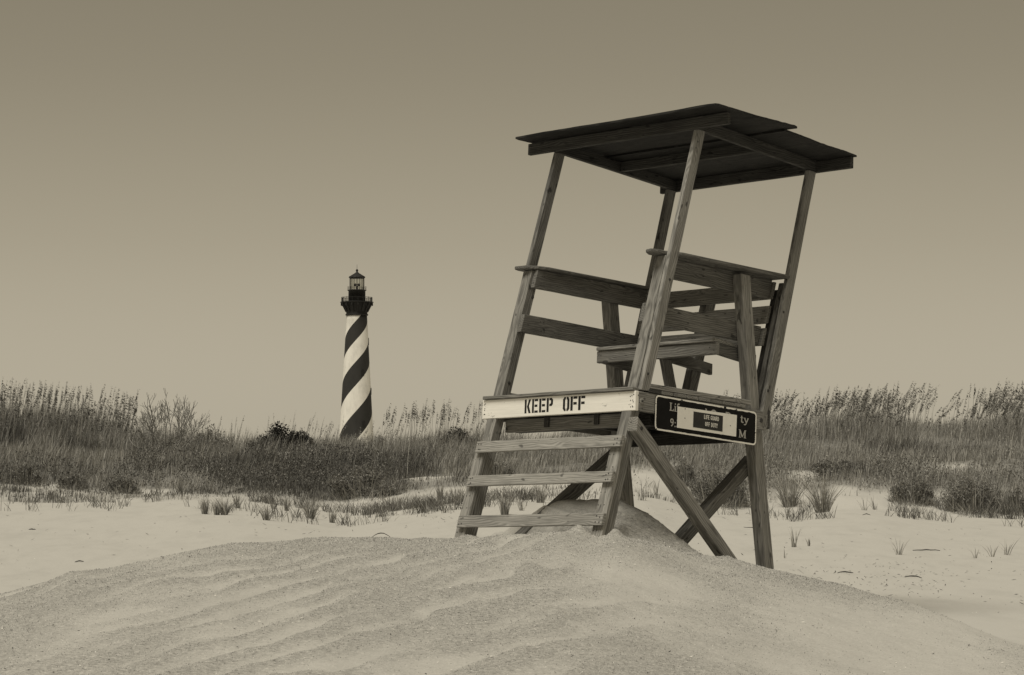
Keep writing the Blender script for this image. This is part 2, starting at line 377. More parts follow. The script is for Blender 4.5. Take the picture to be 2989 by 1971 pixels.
# roof posts 2x4
post('roof_post', -.038, 0, .056+.28*.012, .056+.28*1.995, .012, 1.995, M_WOOD, depth=.094)
post('roof_post', -1.437, -1.399, .352, .63, 1.05, 1.99, M_MID, depth=.094)
ryp = lambda z: 1.474+.268*z
post('roof_post', -.038, 0, ryp(-.12), ryp(1.93), -.12, 1.93, M_WOOD, depth=.098)
post('roof_post', -1.437, -1.399, ryp(-.12), ryp(1.93), -.12, 1.93, M_MID, depth=.098)
# back posts carry the bench back
for xa, xb in ((-.105, -.067), (-1.40, -1.36)):
    post('back_post', xa, xb, 1.49, 1.775, .03, 1.02, M_MID, depth=.09)
post('back_post', -.165, -.112, 1.515, 1.775, .03, .97, M_DARK, depth=.07)
post('back_post', -.82, -.745, 1.46, 1.735, .03, .98, M_MID, depth=.105)
# steps and stringers
sy = lambda z: fy(z)-.043
for xa, xb in ((-.120, -.020), (-1.441, -1.345)):
    post('stringer', xa, xb, sy(-1.4), sy(-.34), -1.4, -.335, M_STEP, depth=.040, rack=RK)
for zt, zb, xl, xr in ((-.324, -.409, -1.403, 0.), (-.582, -.662, -1.408, -.011), (-.880, -.967, -1.406, -.008)):
    f = lambda x, y=0: [(x, sy(zb)-.042, zb), (x, sy(zb)-.002, zb), (x, sy(zt)-.002, zt), (x, sy(zt)-.042, zt)]
    solid('step', f(xl), f(xr), M_STEP, (1, 0, 0))
# platform frame
pb = box('painted_board', -1.492, 0, 0, .036, -.14, 0, M_WHITE, ch=.003)
tag(pb, 'white painted front board stencilled KEEP OFF')
box('side_beam', -.038, 0, .0375, 1.527, -.14, -.001, M_WOOD, 'y')
box('side_beam', -1.492, -1.454, .0375, 1.527, -.14, -.001, M_WOOD, 'y')
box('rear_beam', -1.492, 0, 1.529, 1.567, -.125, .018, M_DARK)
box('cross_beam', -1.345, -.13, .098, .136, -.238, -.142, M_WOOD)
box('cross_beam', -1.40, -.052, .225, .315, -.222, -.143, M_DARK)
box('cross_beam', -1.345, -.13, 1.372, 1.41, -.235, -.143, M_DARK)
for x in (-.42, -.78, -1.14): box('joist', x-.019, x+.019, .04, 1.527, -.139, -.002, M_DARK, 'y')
for x in (-.92, -.4375): box('dark_strip', x-.022, x+.022, .085, .0965, -.214, -.141, M_METAL, ch=0)  # two dark strips just below the front board
# deck planks
box('deck_plank', -1.476, -.012, -.02, .05, .002, .028, M_WOOD)
y = .054
while y < 1.5:
    w = .083 if y < .1 else .1355
    a, b = (-1.344, -.131) if (y < .12 or (y < 1.49 and y+w > 1.375)) else (-1.486-random.random()*.01, .002+random.random()*.006)
    box('deck_plank', a, b, y, min(y+w, 1.56), .002, .028, M_WOOD if y > .2 else M_DARK); y += w+.005
for xa, xb in ((-.089, 0.004), (-1.447, -1.358)): box('deck_trim', xa, xb, .158, 1.325, .031, .066, M_WOOD, 'y')
# arm rests with clipped corners
for xa, xb in ((-.167, -.0385), (-1.42, -1.27)):
    if xb > -1:
        poly = [(-.165, .285), (-.125, .212), (-.065, .195), (-.043, .25), (-.043, .335), (.012, .46), (.012, 1.765), (-.165, 1.765)]
    else:
        poly = [(-1.495, .335), (-1.475, .275), (-1.37, .285), (-1.30, .36), (-1.277, .46), (-1.277, 1.70), (-1.495, 1.70)]
    zf = lambda y: 1.022+.012*y
    vs0 = [(a, b, zf(b)) for a, b in poly]; vs1 = [(a, b, zf(b)+.027) for a, b in poly]
    solid('arm_rest', vs0, vs1, M_MID, (0, 1, 0), seg=1, ch=.006, wob=0)
for xa, xb in ((-.167, -.129), (-1.346, -1.308)):
    f = lambda y, a, b, s=.02: [(xa, y+s*0, a), (xb, y, a), (xb, y+.04, b), (xa, y+.04, b)]
    r = xa > -1
    y0, y1 = (.335, 1.69) if r else (.32, 1.61)
    solid('side_rail', f(y0, .880, 1.0265), f(y1, .890, 1.0425), M_MID, (0, 1, 0))
    y0, y1 = (.20, 1.565) if r else (.19, 1.53)
    solid('side_rail', f(y0, .528, .668), f(y1, .527, .665), M_MID, (0, 1, 0))
# bench
for zc, hh in ((.955, .068), (.762, .070), (.585, .069)):
    yb = lambda z: 1.427+.285*z
    zl, zr = zc+.005, zc
    f = lambda x, zc: [(x, yb(zc-hh), zc-hh), (x, yb(zc-hh)+.036, zc-hh), (x, yb(zc+hh)+.036, zc+hh), (x, yb(zc+hh), zc+hh)]
    solid('back_plank', f(-1.385, zl), f(-.108, zr), M_WOOD, (1, 0, 0))
zs = lambda y: .485-.07*(y-1.07)
box('seat_front_board', -1.315, -.135, 1.07, 1.108, .392, .484, M_WOOD)
yy = 1.055
for w in (.14, .14, .14):
    f = lambda x: [(x, yy, zs(yy)+.002), (x, yy+w-.006, zs(yy+w)+.002), (x, yy+w-.006, zs(yy+w)+.028), (x, yy, zs(yy)+.028)]
    solid('seat_plank', f(-1.31), f(-.14), M_WOOD, (1, 0, 0)); yy += w
for x, ye in ((-.175, 1.56), (-.74, 1.745), (-1.312, 1.60)):
    f = lambda y: [(x, y, .395-.085*(y-1.11)), (x+.037, y, .395-.085*(y-1.11)), (x+.037, y, .482-.085*(y-1.11)), (x, y, .482-.085*(y-1.11))]
    solid('seat_bearer', f(1.11), f(ye), M_MID, (0, 1, 0))
f = lambda y, z: [(-.742, y, z), (-.702, y, z), (-.702, y+.105, z), (-.742, y+.105, z)]
solid('seat_strut', f(1.265, .03), f(1.135, .40), M_MID)
# X braces (4x4) in the planes of the two sides
def brace(x0, x1, a, b, mat, w=.089, up=1):
    a = Vector((0, *a)); b = Vector((0, *b)); d = (b-a).normalized(); n = Vector((0, -d.z, d.y))*up*w
    f = lambda p: [(x0, p.y, p.z), (x1, p.y, p.z), (x1, (p+n).y, (p+n).z), (x0, (p+n).y, (p+n).z)]
    return f(a), f(b)
lo = Vector((-.04, -.29)); d = Vector((1.07, -.853)).normalized(); nrm = Vector((-d.y, d.x))*.089*1.0
end = lo+d*1.95
p0 = [(x, q[0], q[1]) for x, q in ((0, 0),)] if 0 else None
pl_ = [(-.038, -.288), (-.026, -.187)]
x0, x1 = -.036, .052
ring0 = [(x0, lo.x, lo.y), (x1, lo.x, lo.y), (x1, -.030, -.187), (x0, -.030, -.187)]
eu = end+nrm
ring1 = [(x0, end.x, end.y), (x1, end.x, end.y), (x1, eu.x, eu.y), (x0, eu.x, eu.y)]
# top edge: first a short block that carries the vertical cut, then the sloping stick
knee = Vector((-.030, -.187)); up0 = lo+nrm
solid('cross_brace', ring0, ring1, M_WOOD, (0, d.x, d.y), seg=8)
a_, b_ = brace(-.220, -.130, (1.60, -.389), (.32, -1.40), M_MID, up=-1); solid('cross_brace', a_, b_, M_MID, seg=6)
a_, b_ = brace(-1.346, -1.257, (1.40, -.292), (.10, -1.18), M_MID, up=-1)
solid('cross_brace', a_, b_, M_MID, seg=6)
# roof
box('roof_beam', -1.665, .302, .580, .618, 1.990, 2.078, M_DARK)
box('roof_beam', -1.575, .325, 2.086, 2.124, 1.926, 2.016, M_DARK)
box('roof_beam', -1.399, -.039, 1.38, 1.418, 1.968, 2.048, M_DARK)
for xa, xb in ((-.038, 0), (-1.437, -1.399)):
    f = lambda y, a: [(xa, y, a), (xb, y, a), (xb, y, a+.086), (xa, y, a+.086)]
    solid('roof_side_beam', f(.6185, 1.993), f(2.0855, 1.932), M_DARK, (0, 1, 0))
def sheet(pts, th, name='roof_panel'):
    lo_ = [Vector(p) for p in pts]; hi_ = [p+Vector((0, 0, th)) for p in lo_]
    # ragged plywood edge: subdivide outline
    L = []
    for i in range(4):
        a, b = lo_[i], lo_[(i+1) % 4]; n = 26
        for j in range(n):
            p = a.lerp(b, j/n)
            if j: p = p+Vector((random.gauss(0, .0022), random.gauss(0, .0022), random.gauss(0, .0012)+.0025*math.sin(j/n*math.pi*2.3+i)))
            L.append(p)
    return solid(name, L, [p+Vector((0, 0, th)) for p in L], M_ROOF, (1, 0, 0), seg=1, ch=0, wob=0)
zp = lambda y: 2.0815-.043*(y-.6)
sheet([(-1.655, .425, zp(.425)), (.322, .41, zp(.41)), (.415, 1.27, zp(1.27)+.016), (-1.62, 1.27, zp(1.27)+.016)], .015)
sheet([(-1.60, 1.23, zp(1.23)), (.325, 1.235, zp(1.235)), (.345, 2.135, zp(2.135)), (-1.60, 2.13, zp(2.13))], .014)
# bolts and nails
def disc(name, c, nrm, r, th, mat, parent=None, off=None, n=10):
    c = Vector(c); nrm = Vector(nrm).normalized(); a = nrm.orthogonal().normalized(); b = nrm.cross(a)
    off = B0 if off is None else off
    vs = [c-off+(a*math.cos(t)+b*math.sin(t))*r*q+nrm*th*h for q, h in ((1, 0), (1, .6), (.6, 1)) for t in np.linspace(0, 2*math.pi, n, endpoint=False)]
    fs = [tuple(range(2*n, 3*n))]
    for k2 in range(2):
        for i in range(n): j = (i+1) % n; fs.append((k2*n+i, k2*n+j, (k2+1)*n+j, (k2+1)*n+i))
    return mesh_obj(name, vs, fs, mat, parent or chair)
XN = (1, 0, 0); FN = Vector((0, -1, .287))
for c, r, m in (((-1.348, .352, .815), .014, M_METAL), ((-1.348, .128, .138), .013, M_METAL), ((0, .341, .839), .010, M_METAL), ((0, .127, .134), .010, M_METAL),
          ((0, .066, -.067), .021, M_WASHER), ((0, 1.455, -.071), .018, M_METAL), ((0, 1.703, .779), .009, M_METAL), ((0, 1.531, .161), .012, M_METAL), ((.052, .012, -.268), .015, M_METAL),
          ((-.129, 1.42, .99), .015, M_METAL), ((-.108, 1.52, .70), .012, M_METAL)):
    disc('bolt', c, XN, r, .006, m)
disc('bolt', (0.005, .066, -.067), XN, .009, .010, M_METAL)
nv, nf = [], []
def nail(c, n_, r=.0035):
    r = r*1.5
    c = Vector(c)-B0; n_ = Vector(n_).normalized(); a = n_.orthogonal().normalized(); b = n_.cross(a); k2 = len(nv)
    for t in range(6): nv.append(c+n_*.0012+(a*math.cos(t*1.047)+b*math.sin(t*1.047))*r)
    nf.append(tuple(range(k2, k2+6)))
for zt, zb, xl, xr in ((-.324, -.409, -1.403, 0.), (-.582, -.662, -1.408, -.011), (-.880, -.967, -1.406, -.008)):
    for x in (xl+.03, xl+.05, xr-.03, xr-.055):
        for q in (.25, .72): z = zb+(zt-zb)*q+random.uniform(-.006, .006); nail((x+random.uniform(-.008, .008), sy(z)-.0425, z), FN, .004)
for x in (-1.47, -1.462, -.03, -.045, -.02):
    for z in (-.035, -.07, -.105): nail((x+random.uniform(-.006, .006), -.0002, z+random.uniform(-.01, .01)), (0, -1, 0), .003)
for xb in (-.129, -1.308):
    for y in (.40, .44, 1.35, 1.40, 1.55):
        for z in (.56, .63, .91, .98): nail((xb, y+random.uniform(-.02, .02), z), XN)
for y, z in ((.03, -.03), (.1, -.05), (.075, -.12), (1.5, -.04), (1.48, -.12), (.62, 1.9), (.6, 1.85)): nail((0, y, z), XN, .004)
for zc in (.955, .762, .585):
    for x in (-.14, -.155, -.77, -.8, -1.36):
        for s in (-.03, .03): z = zc+s; nail((x, 1.426+.285*z, z), (0, -1, .285))
for z in np.arange(-1.0, -.42, .09):
    for x in (-.10, -.06, -1.42, -1.375): nail((x+RK*z+random.uniform(-.012, .012), sy(z)-.0005, z), FN, .0035)
for x in (-1.29, -1.27, -.16, -.2): nail((x, 1.0695, .42+random.random()*.04), (0, -1, 0))
tag(mesh_obj('nails', nv, nf, M_METAL, chair), kind='stuff')

# stencilled words KEEP OFF: flat print on the painted board, each letter a sub-part
def R_(a, b, c, d): return [(a, b), (c, b), (c, d), (a, d)]
def arc_band(cx, cy, rx, ry, t0, t1, th, n=5, thy=None):
    thy = th if thy is None else thy
    o_, i_ = [], []
    for k2 in range(n+1):
        t = math.radians(t0+(t1-t0)*k2/n); o_.append((cx+rx*math.cos(t), cy+ry*math.sin(t))); i_.append((cx+(rx-th)*math.cos(t), cy+(ry-thy)*math.sin(t)))
    return o_+i_[::-1]
STEN = {
 'K': [R_(0, 0, .32, 1), [(.38, .50), (.66, 1), (1.0, 1), (.70, .52), (1.0, 0), (.66, 0), (.38, .44)]],
 'E': [R_(0, 0, .34, 1), R_(.42, 0, 1, .17), R_(.42, .42, .92, .60), R_(.42, .83, 1, 1)],
 'P': [R_(0, 0, .34, 1), [(.42, 1), (.8, 1), (1.0, .86), (1.0, .56), (.8, .42), (.42, .42), (.42, .58), (.62, .60), (.66, .66), (.66, .78), (.62, .84), (.42, .84)]],
 'O': [[(.44, 0), (.22, 0), (0, .16), (0, .84), (.22, 1), (.44, 1), (.44, .84), (.34, .80), (.34, .2), (.44, .16)], [(.56, 0), (.78, 0), (1, .16), (1, .84), (.78, 1), (.56, 1), (.56, .84), (.66, .80), (.66, .2), (.56, .16)]],
 'F': [R_(0, 0, .34, 1), R_(.42, .42, .92, .60), R_(.42, .83, 1, 1)]}
pc = Vector((-.746, .018, -.07))         # centre of the painted board = its local origin; its axes are the chair's
for chh, a, b, dz in (('K', 660, 747, 0), ('E', 763, 845, 2), ('E', 862, 950, 4), ('P', 965, 1052, 7), ('O', 1188, 1276, 9), ('F', 1290, 1382, 11), ('F', 1395, 1488, 13)):
    xa = -1.055+(a-668)*.000713; xb = -1.055+(b-668)*.000713; vs, fs = [], []
    for p in STEN[chh]:
        k2 = len(vs)
        for u, v in p: vs.append(Vector((xa+u*(xb-xa), -.0012, -.117+v*.102+dz*.0001))-pc)
        fs.append(tuple(range(k2, k2+len(p))))
    mesh_obj('letter', vs, fs, M_STENCIL, pb)

# ------------------------------------------------------------------ hours sign bolted to the side of the chair
sign = empty('hours_sign'); sc = Vector((.002, .80, -.135)); mws = RM.to_4x4(); mws.translation = toworld(sc); sign.matrix_world = mws
tag(sign, 'black metal sign with white border and hours, bolted along the side of the chair platform', 'sign')
def on_sign(u, v, h):            # u along the platform side, v up, h out of the sheet
    return Vector((h, u-.80, v+.135-.0045*(u-.80)*1.6))
def rrect(u0, u1, v0, v1, r, n=5):
    P = []
    for cx_, cy_, t0 in ((u1-r, v1-r, 0), (u0+r, v1-r, 90), (u0+r, v0+r, 180), (u1-r, v0+r, 270)):
        for k2 in range(n+1): t = math.radians(t0+90*k2/n); P.append((cx_+r*math.cos(t), cy_+r*math.sin(t)))
    return P
def plate(name, outline, h0, h1, mat, parent):
    n = len(outline); vs = [on_sign(u, v, h0) for u, v in outline]+[on_sign(u, v, h1) for u, v in outline]
    fs = [tuple(range(n))[::-1], tuple(range(n, 2*n))]+[(i, (i+1) % n, n+(i+1) % n, n+i) for i in range(n)]
    return mesh_obj(name, vs, fs, mat, parent)
U0, U1, V0, V1 = .212, 1.392, -.262, -.010
plate('sheet', rrect(U0, U1, V0, V1, .034), 0, .003, M_BLACK, sign)
o_ = rrect(U0+.001, U1-.001, V0+.001, V1-.001, .033); i_ = rrect(U0+.0135, U1-.0135, V0+.0125, V1-.0125, .024)
o_ = [(u+random.gauss(0, .0006), v+random.gauss(0, .0006)) for u, v in o_]
def sub(P, n=8):
    out = []
    for i in range(len(P)):
        a, b = P[i], P[(i+1) % len(P)]; m_ = n if math.hypot(a[0]-b[0], a[1]-b[1]) > .1 else 1
        for j in range(m_): out.append((a[0]+(b[0]-a[0])*j/m_, a[1]+(b[1]-a[1])*j/m_))
    return out
so_, si_ = sub(o_, 40), sub(i_, 40)
si_ = [(u+random.gauss(0, .0008), v+random.gauss(0, .0012)) for u, v in si_]
n = len(so_); vs = [on_sign(u, v, .0036) for u, v in so_]+[on_sign(u, v, .0036) for u, v in si_]
fs = [(i, (i+1) % n, n+(i+1) % n, n+i) for i in range(n) if random.random() > .012]
mesh_obj('border', vs, fs, M_SIGNW, sign)
# slab-serif stroke letters (x, y in units of cap height)
def st(p, w=.17): return ('s', p, w)
def arc(cx_, cy_, rx, ry_, a, b, n=8): return [(cx_+rx*math.cos(math.radians(a+(b-a)*i/n)), cy_+ry_*math.sin(math.radians(a+(b-a)*i/n))) for i in range(n+1)]
SER = {
 'L': (.78, [st([(.22, 0), (.22, 1)], .19), st([(.02, .05), (.72, .05)], .10), st([(.02, .95), (.44, .95)], .09), st([(.68, .02), (.68, .28)], .10)]),
 'i': (.42, [st([(.2, 0), (.2, .66)]), st([(.02, .04), (.38, .04)], .08), st([(.05, .64), (.2, .64)], .08), st([(.2, .82), (.2, .98)], .18)]),
 'f': (.46, [st([(.18, 0), (.18, .8)]+arc(.34, .82, .16, .14, 180, 50, 4)), st([(.02, .04), (.38, .04)], .08), st([(.03, .63), (.4, .63)], .08)]),
 'e': (.60, [st(arc(.3, .33, .22, .28, 0, 320), .14), st([(.1, .36), (.5, .36)], .09)]),
 'g': (.60, [st(arc(.28, .4, .18, .22, 0, 360), .13), st([(.46, .62), (.46, -.1)]+arc(.26, -.12, .2, .14, 0, -150, 5), .13)]),
 'u': (.66, [st([(.14, .64), (.14, .2)]+arc(.32, .18, .18, .13, 180, 360, 5), .14), st([(.5, .64), (.5, 0)], .15), st([(.0, .63), (.16, .63)], .08)]),
 'a': (.56, [st(arc(.25, .2, .17, .17, 0, 360), .13), st([(.44, .02), (.44, .46)]+arc(.26, .46, .18, .16, 0, 150, 4), .14)]),
 'r': (.50, [st([(.18, 0), (.18, .62)]), st([(.02, .04), (.36, .04)], .08), st([(.2, .5), (.34, .62), (.44, .56)], .13)]),
 'd': (.64, [st(arc(.27, .32, .19, .26, 0, 360), .14), st([(.48, 0), (.48, .97)], .16), st([(.34, .95), (.5, .95)], .08)]),
 'O': (.95, [st(arc(.45, .5, .34, .43, 0, 360, 14), .19)]),
 'n': (.68, [st([(.16, 0), (.16, .62)]), st([(.16, .48), (.32, .61), (.48, .5), (.52, .4), (.52, 0)], .14), st([(.02, .04), (.32, .04)], .08), st([(.4, .04), (.64, .04)], .08)]),
 'D': (.90, [st([(.2, 0), (.2, 1)], .19), st([(.04, .95), (.42, .95)]+arc(.42, .5, .36, .43, 90, -90, 9)+[(.04, .07)], .13)]),
 't': (.44, [st([(.18, .84), (.18, .16)]+arc(.3, .15, .12, .10, 180, 320, 4), .15), st([(.02, .62), (.38, .62)], .09)]),
 'y': (.66, [st([(.12, .62), (.34, .08)], .14), st([(.56, .62), (.28, -.14), (.14, -.22), (.06, -.16)], .12), st([(.0, .63), (.24, .63)], .07), st([(.44, .63), (.66, .63)], .07)]),
 '9': (.66, [st(arc(.31, .7, .21, .23, 0, 360), .15), st(arc(.16, .62, .36, .54, 10, -80, 6), .14)]),
 ':': (.34, [st([(.16, .0), (.16, .16)], .16), st([(.16, .46), (.16, .62)], .16)]),
 '3': (.66, [st(arc(.28, .73, .2, .2, 150, -80, 7), .15), st(arc(.28, .28, .24, .24, 80, -150, 8), .16)]),
 '0': (.66, [st(arc(.3, .5, .21, .43, 0, 360, 12), .15)]),
 '5': (.66, [st([(.52, .93), (.14, .93), (.12, .56)]+arc(.28, .32, .24, .27, 110, -150, 8), .14)]),
 'A': (.90, [st([(.08, 0), (.42, 1)], .12), st([(.42, 1), (.78, 0)], .18), st([(.2, .33), (.62, .33)], .09), st([(0, .04), (.24, .04)], .08), st([(.6, .04), (.94, .04)], .08)]),
 'M': (1.1, [st([(.16, 0), (.16, 1)], .12), st([(.16, .97), (.52, .1)], .17), st([(.52, .1), (.86, .97)], .10), st([(.88, 0), (.88, 1)], .18), st([(0, .04), (.32, .04)], .08), st([(.7, .04), (1.06, .04)], .08), st([(0, .96), (.2, .96)], .08), st([(.84, .96), (1.06, .96)], .08)]),
 'P': (.80, [st([(.2, 0), (.2, 1)], .19), st([(.04, .95), (.4, .95)]+arc(.4, .72, .26, .22, 90, -90, 7)+[(.24, .5)], .13), st([(.02, .04), (.42, .04)], .08)]),
 '-': (.5, [st([(.06, .36), (.42, .36)], .11)]), ' ': (.40, [])}
def stroke_quads(glyphs):
    q = []
    for kind, P, w in glyphs:
        for (a, b), (c, d_) in zip(P[:-1], P[1:]):
            L = math.hypot(c-a, d_-b) or 1; ex, ey = (c-a)/L, (d_-b)/L; e_ = w*.18 if len(P) > 2 else 0
            nx, ny = -ey*w/2, ex*w/2; a2, b2, c2, d2 = a-ex*e_, b-ey*e_, c+ex*e_, d_+ey*e_
            q.append([(a2+nx, b2+ny), (a2-nx, b2-ny), (c2-nx, d2-ny), (c2+nx, d2+ny)])
    return q
def put_line(text, font, u0, u1, base, cap, h, mat, parent, hide=False):
    wd = [font[c_][0] for c_ in text]; k_ = (u1-u0)/(sum(wd)-.08); x = u0
    for c_, w_ in zip(text, wd):
        Q = [[(x+a*k_, base+b*cap) for a, b in q] for q in stroke_quads(font[c_][1])]; x += w_*k_
        if hide: Q = [q for q in Q if seen(q)]
        if not Q: continue
        vs, fs = [], []
        for i, p in enumerate(Q):
            k2 = len(vs)
            for u, v in p: vs.append(on_sign(u, v, h+(i % 9)*4e-5))
            fs.append(tuple(range(k2, k2+len(p))))
        mesh_obj('letter', vs, fs, mat, parent)
def seen(q):                     # print that lies wholly under the cover plate is left out
    return not all(.462 < u < 1.138 and -.214 < v < -.074 for u, v in q)
for txt, ua, ub, base in (('Lif', .370, .476, -.108), ('eguard On Du', .492, 1.146, -.108), ('ty', 1.194, 1.290, -.108), ('9:3', .380, .492, -.220), ('0 AM - 5:30 P', .505, 1.150, -.220), ('M', 1.180, 1.266, -.220)):
    put_line(txt, SER, ua, ub, base, .059, .0036, M_SIGNG, sign, True)
cp = plate('cover_plate', [(.4575, -.222), (1.142, -.2185), (1.146, -.059), (.4585, -.069)], .0062, .0092, M_SIGNW, sign)
plate('dark_panel', [(.6355, -.2005), (.9785, -.199), (.980, -.083), (.637, -.086)], .0095, .0101, M_GREY, cp)
SANS = {
 'L': (.62, [st([(.12, 0), (.12, 1)]), st([(.05, .07), (.5, .07)], .14)]), 'I': (.34, [st([(.14, 0), (.14, 1)])]),
 'F': (.60, [st([(.12, 0), (.12, 1)]), st([(.12, .93), (.5, .93)], .14), st([(.12, .52), (.44, .52)], .14)]),
 'E': (.62, [st([(.12, 0), (.12, 1)]), st([(.12, .93), (.5, .93)], .14), st([(.12, .52), (.44, .52)], .14), st([(.12, .07), (.5, .07)], .14)]),
 'G': (.66, [st([(.5, .76)]+arc(.3, .5, .2, .43, 40, 320, 9)+[(.5, .46), (.34, .46)], .15)]),
 'U': (.66, [st([(.12, 1), (.12, .24)]+arc(.31, .24, .19, .18, 180, 360, 6)+[(.5, 1)], .16)]),
 'A': (.66, [st([(.06, 0), (.29, .95)], .16), st([(.33, .95), (.56, 0)], .16), st([(.16, .3), (.46, .3)], .13)]),
 'R': (.66, [st([(.12, 0), (.12, 1)]), st([(.12, .93), (.34, .93)]+arc(.34, .73, .14, .2, 90, -90, 6)+[(.14, .53)], .14), st([(.3, .5), (.52, 0)], .15)]),
 'D': (.66, [st([(.12, 0), (.12, 1)]), st([(.12, .93), (.28, .93)]+arc(.28, .5, .22, .43, 90, -90, 8)+[(.12, .07)], .15)]),
 'O': (.66, [st(arc(.3, .5, .2, .43, 0, 360, 12), .16)]), 'T': (.56, [st([(.26, 0), (.26, 1)]), st([(.02, .93), (.5, .93)], .14)]),
 'Y': (.60, [st([(.04, 1), (.27, .5), (.27, 0)], .16), st([(.27, .5), (.5, 1)], .16)]), ' ': (.36, [])}
put_line('LIFE GUARD', SANS, .758, .932, -.127, .031, .0104, M_SIGNW, cp); put_line('OFF DUTY', SANS, .772, .918, -.178, .031, .0104, M_SIGNW, cp)
for u, v in ((.506, -.022), (1.144, -.022)): disc('bolt', on_sign(u, v, .0036), XN, .009, .005, M_METAL, sign, Vector())
for u, v in ((.54, -.145), (1.07, -.145), (.54, -.078)): disc('screw', on_sign(u, v, .0092), XN, .0045, .002, M_METAL, cp, Vector(), 6)

# ------------------------------------------------------------------ lighthouse, 700 m away
LD = 700.; LX = (1040.5-CX)/F*LD
lh = empty('lighthouse', (LX, LD, ZC-3.2))
tag(lh, 'tall lighthouse with black and white spiral bands and a black lantern, beyond the dunes', 'lighthouse')
ZB = 3.2                         # local z of eye level
def lathe(name, prof, mat, n=48, parent=lh, smooth=True, ang0=0.):
    vs, fs = [], []
    for r, z in prof:
        for k2 in range(n): a = ang0+2*math.pi*k2/n; vs.append((r*math.cos(a), r*math.sin(a), z+ZB))
    for i in range(len(prof)-1):
        for k2 in range(n): j = (k2+1) % n; fs.append((i*n+k2, i*n+j, (i+1)*n+j, (i+1)*n+k2))
    fs.append(tuple(range(n))[::-1]); fs.append(tuple(range(len(vs)-n, len(vs))))
    o = mesh_obj(name, vs, fs, mat, parent, smooth=smooth)
    return o
SHS = .0555; R0 = 3.0+SHS*48.8    # shaft radius at eye level
def shaft_mat():
    k = NT('spiral_band_paint'); tc = k.n('ShaderNodeTexCoord'); s = k.n('ShaderNodeSeparateXYZ'); k.l(tc.outputs['Object'], s.inputs[0])
    th = k.math('ARCTAN2', s.outputs[1], s.outputs[0]); r = k.math('MULTIPLY_ADD', s.outputs[2], -SHS, R0+SHS*ZB)
    lr = k.math('LOGARITHM', r, math.e)
    ph = k.math('ADD', k.math('MULTIPLY', th, 1/math.pi), k.math('MULTIPLY', lr, LHC)); ph = k.math('ADD', ph, LHP)
    f = k.math('FRACT', ph); m = k.math('GREATER_THAN', f, .5)
    n1 = k.noise(k.scale(tc.outputs['Object'], (.6, .6, .25)), 1, 5, .65)
    wh = k.ramp(n1, [(.3, sep(.66)), (.5, sep(.80)), (.7, sep(.86))]); bl = k.ramp(n1, [(.3, sep(.030)), (.7, sep(.042))])
    k.l(k.mix(m, wh, bl), k.b.inputs['Base Color']); k.b.inputs['Roughness'].default_value = .7
    return k.m
LHC = 5.12
# black band centre faces the viewer (theta = -90 deg) at 35.6+... m above eye level
zc_ = 44.45; rc_ = R0-SHS*zc_
LHP = (.75-(-.5+LHC*math.log(rc_))) % 1
M_SHAFT = shaft_mat()
M_IRON = flat_mat('black_lantern_iron', sep(.022), .6, .2, .5)
M_STONE = flat_mat('brick_red_base_stone', sep(.22), .8, .2, .5)
M_GLASS = NT('lantern_glass'); g_ = M_GLASS.n('ShaderNodeBsdfTransparent'); g_.inputs[0].default_value = (.88, .88, .84, 1)
gl = M_GLASS.n('ShaderNodeBsdfGlossy'); gl.inputs['Roughness'].default_value = .1; mx = M_GLASS.n('ShaderNodeMixShader'); mx.inputs[0].default_value = .08
M_GLASS.l(g_.outputs[0], mx.inputs[1]); M_GLASS.l(gl.outputs[0], mx.inputs[2]); M_GLASS.l(mx.outputs[0], M_GLASS.o.inputs[0]); M_GLASS = M_GLASS.m
shp = [(R0-SHS*z, z) for z in np.linspace(-3.2+1.8, 48.85, 40)]
lathe('shaft', shp, M_SHAFT, 64)
lathe('base', [(7.6, -3.2), (7.6, -1.9), (6.9, -1.85), (6.9, -1.4)], M_STONE, 8, smooth=False)
lathe('corbel', [(3.02, 48.85), (3.3, 48.9), (3.35, 49.25), (3.1, 49.35), (3.15, 50.2), (3.45, 51.0), (3.7, 51.8), (3.85, 52.45), (4.0, 52.6)], M_IRON)
lathe('gallery_deck', [(4.55, 52.55), (4.9, 52.75), (4.9, 52.85), (4.5, 52.9)], M_IRON)
for k2 in range(16):
    a = 2*math.pi*(k2+.35)/16; ca, sa = math.cos(a), math.sin(a)
    prof = [(3.1, 49.9), (3.35, 49.9), (4.65, 52.5), (4.65, 52.75), (4.3, 52.75), (4.2, 52.4), (3.55, 51.0), (3.2, 50.9)]
    vs = [(r*ca-sa*w, r*sa+ca*w, z+ZB) for w in (-.11, .11) for r, z in prof]; n = len(prof)
    mesh_obj('corbel_bracket', vs, [tuple(range(n))[::-1], tuple(range(n, 2*n))]+[(i, (i+1) % n, n+(i+1) % n, n+i) for i in range(n)], M_IRON, lh)
    vs = [(r*ca-sa*w, r*sa+ca*w, z+ZB) for w in (-.16, .16) for r, z in ((4.42, 51.75), (4.72, 51.75), (4.72, 52.6), (4.42, 52.6))]
    mesh_obj('drop_pendant', vs, [(3, 2, 1, 0), (4, 5, 6, 7), (0, 1, 5, 4), (1, 2, 6, 5), (2, 3, 7, 6), (3, 0, 4, 7)], M_IRON, lh)
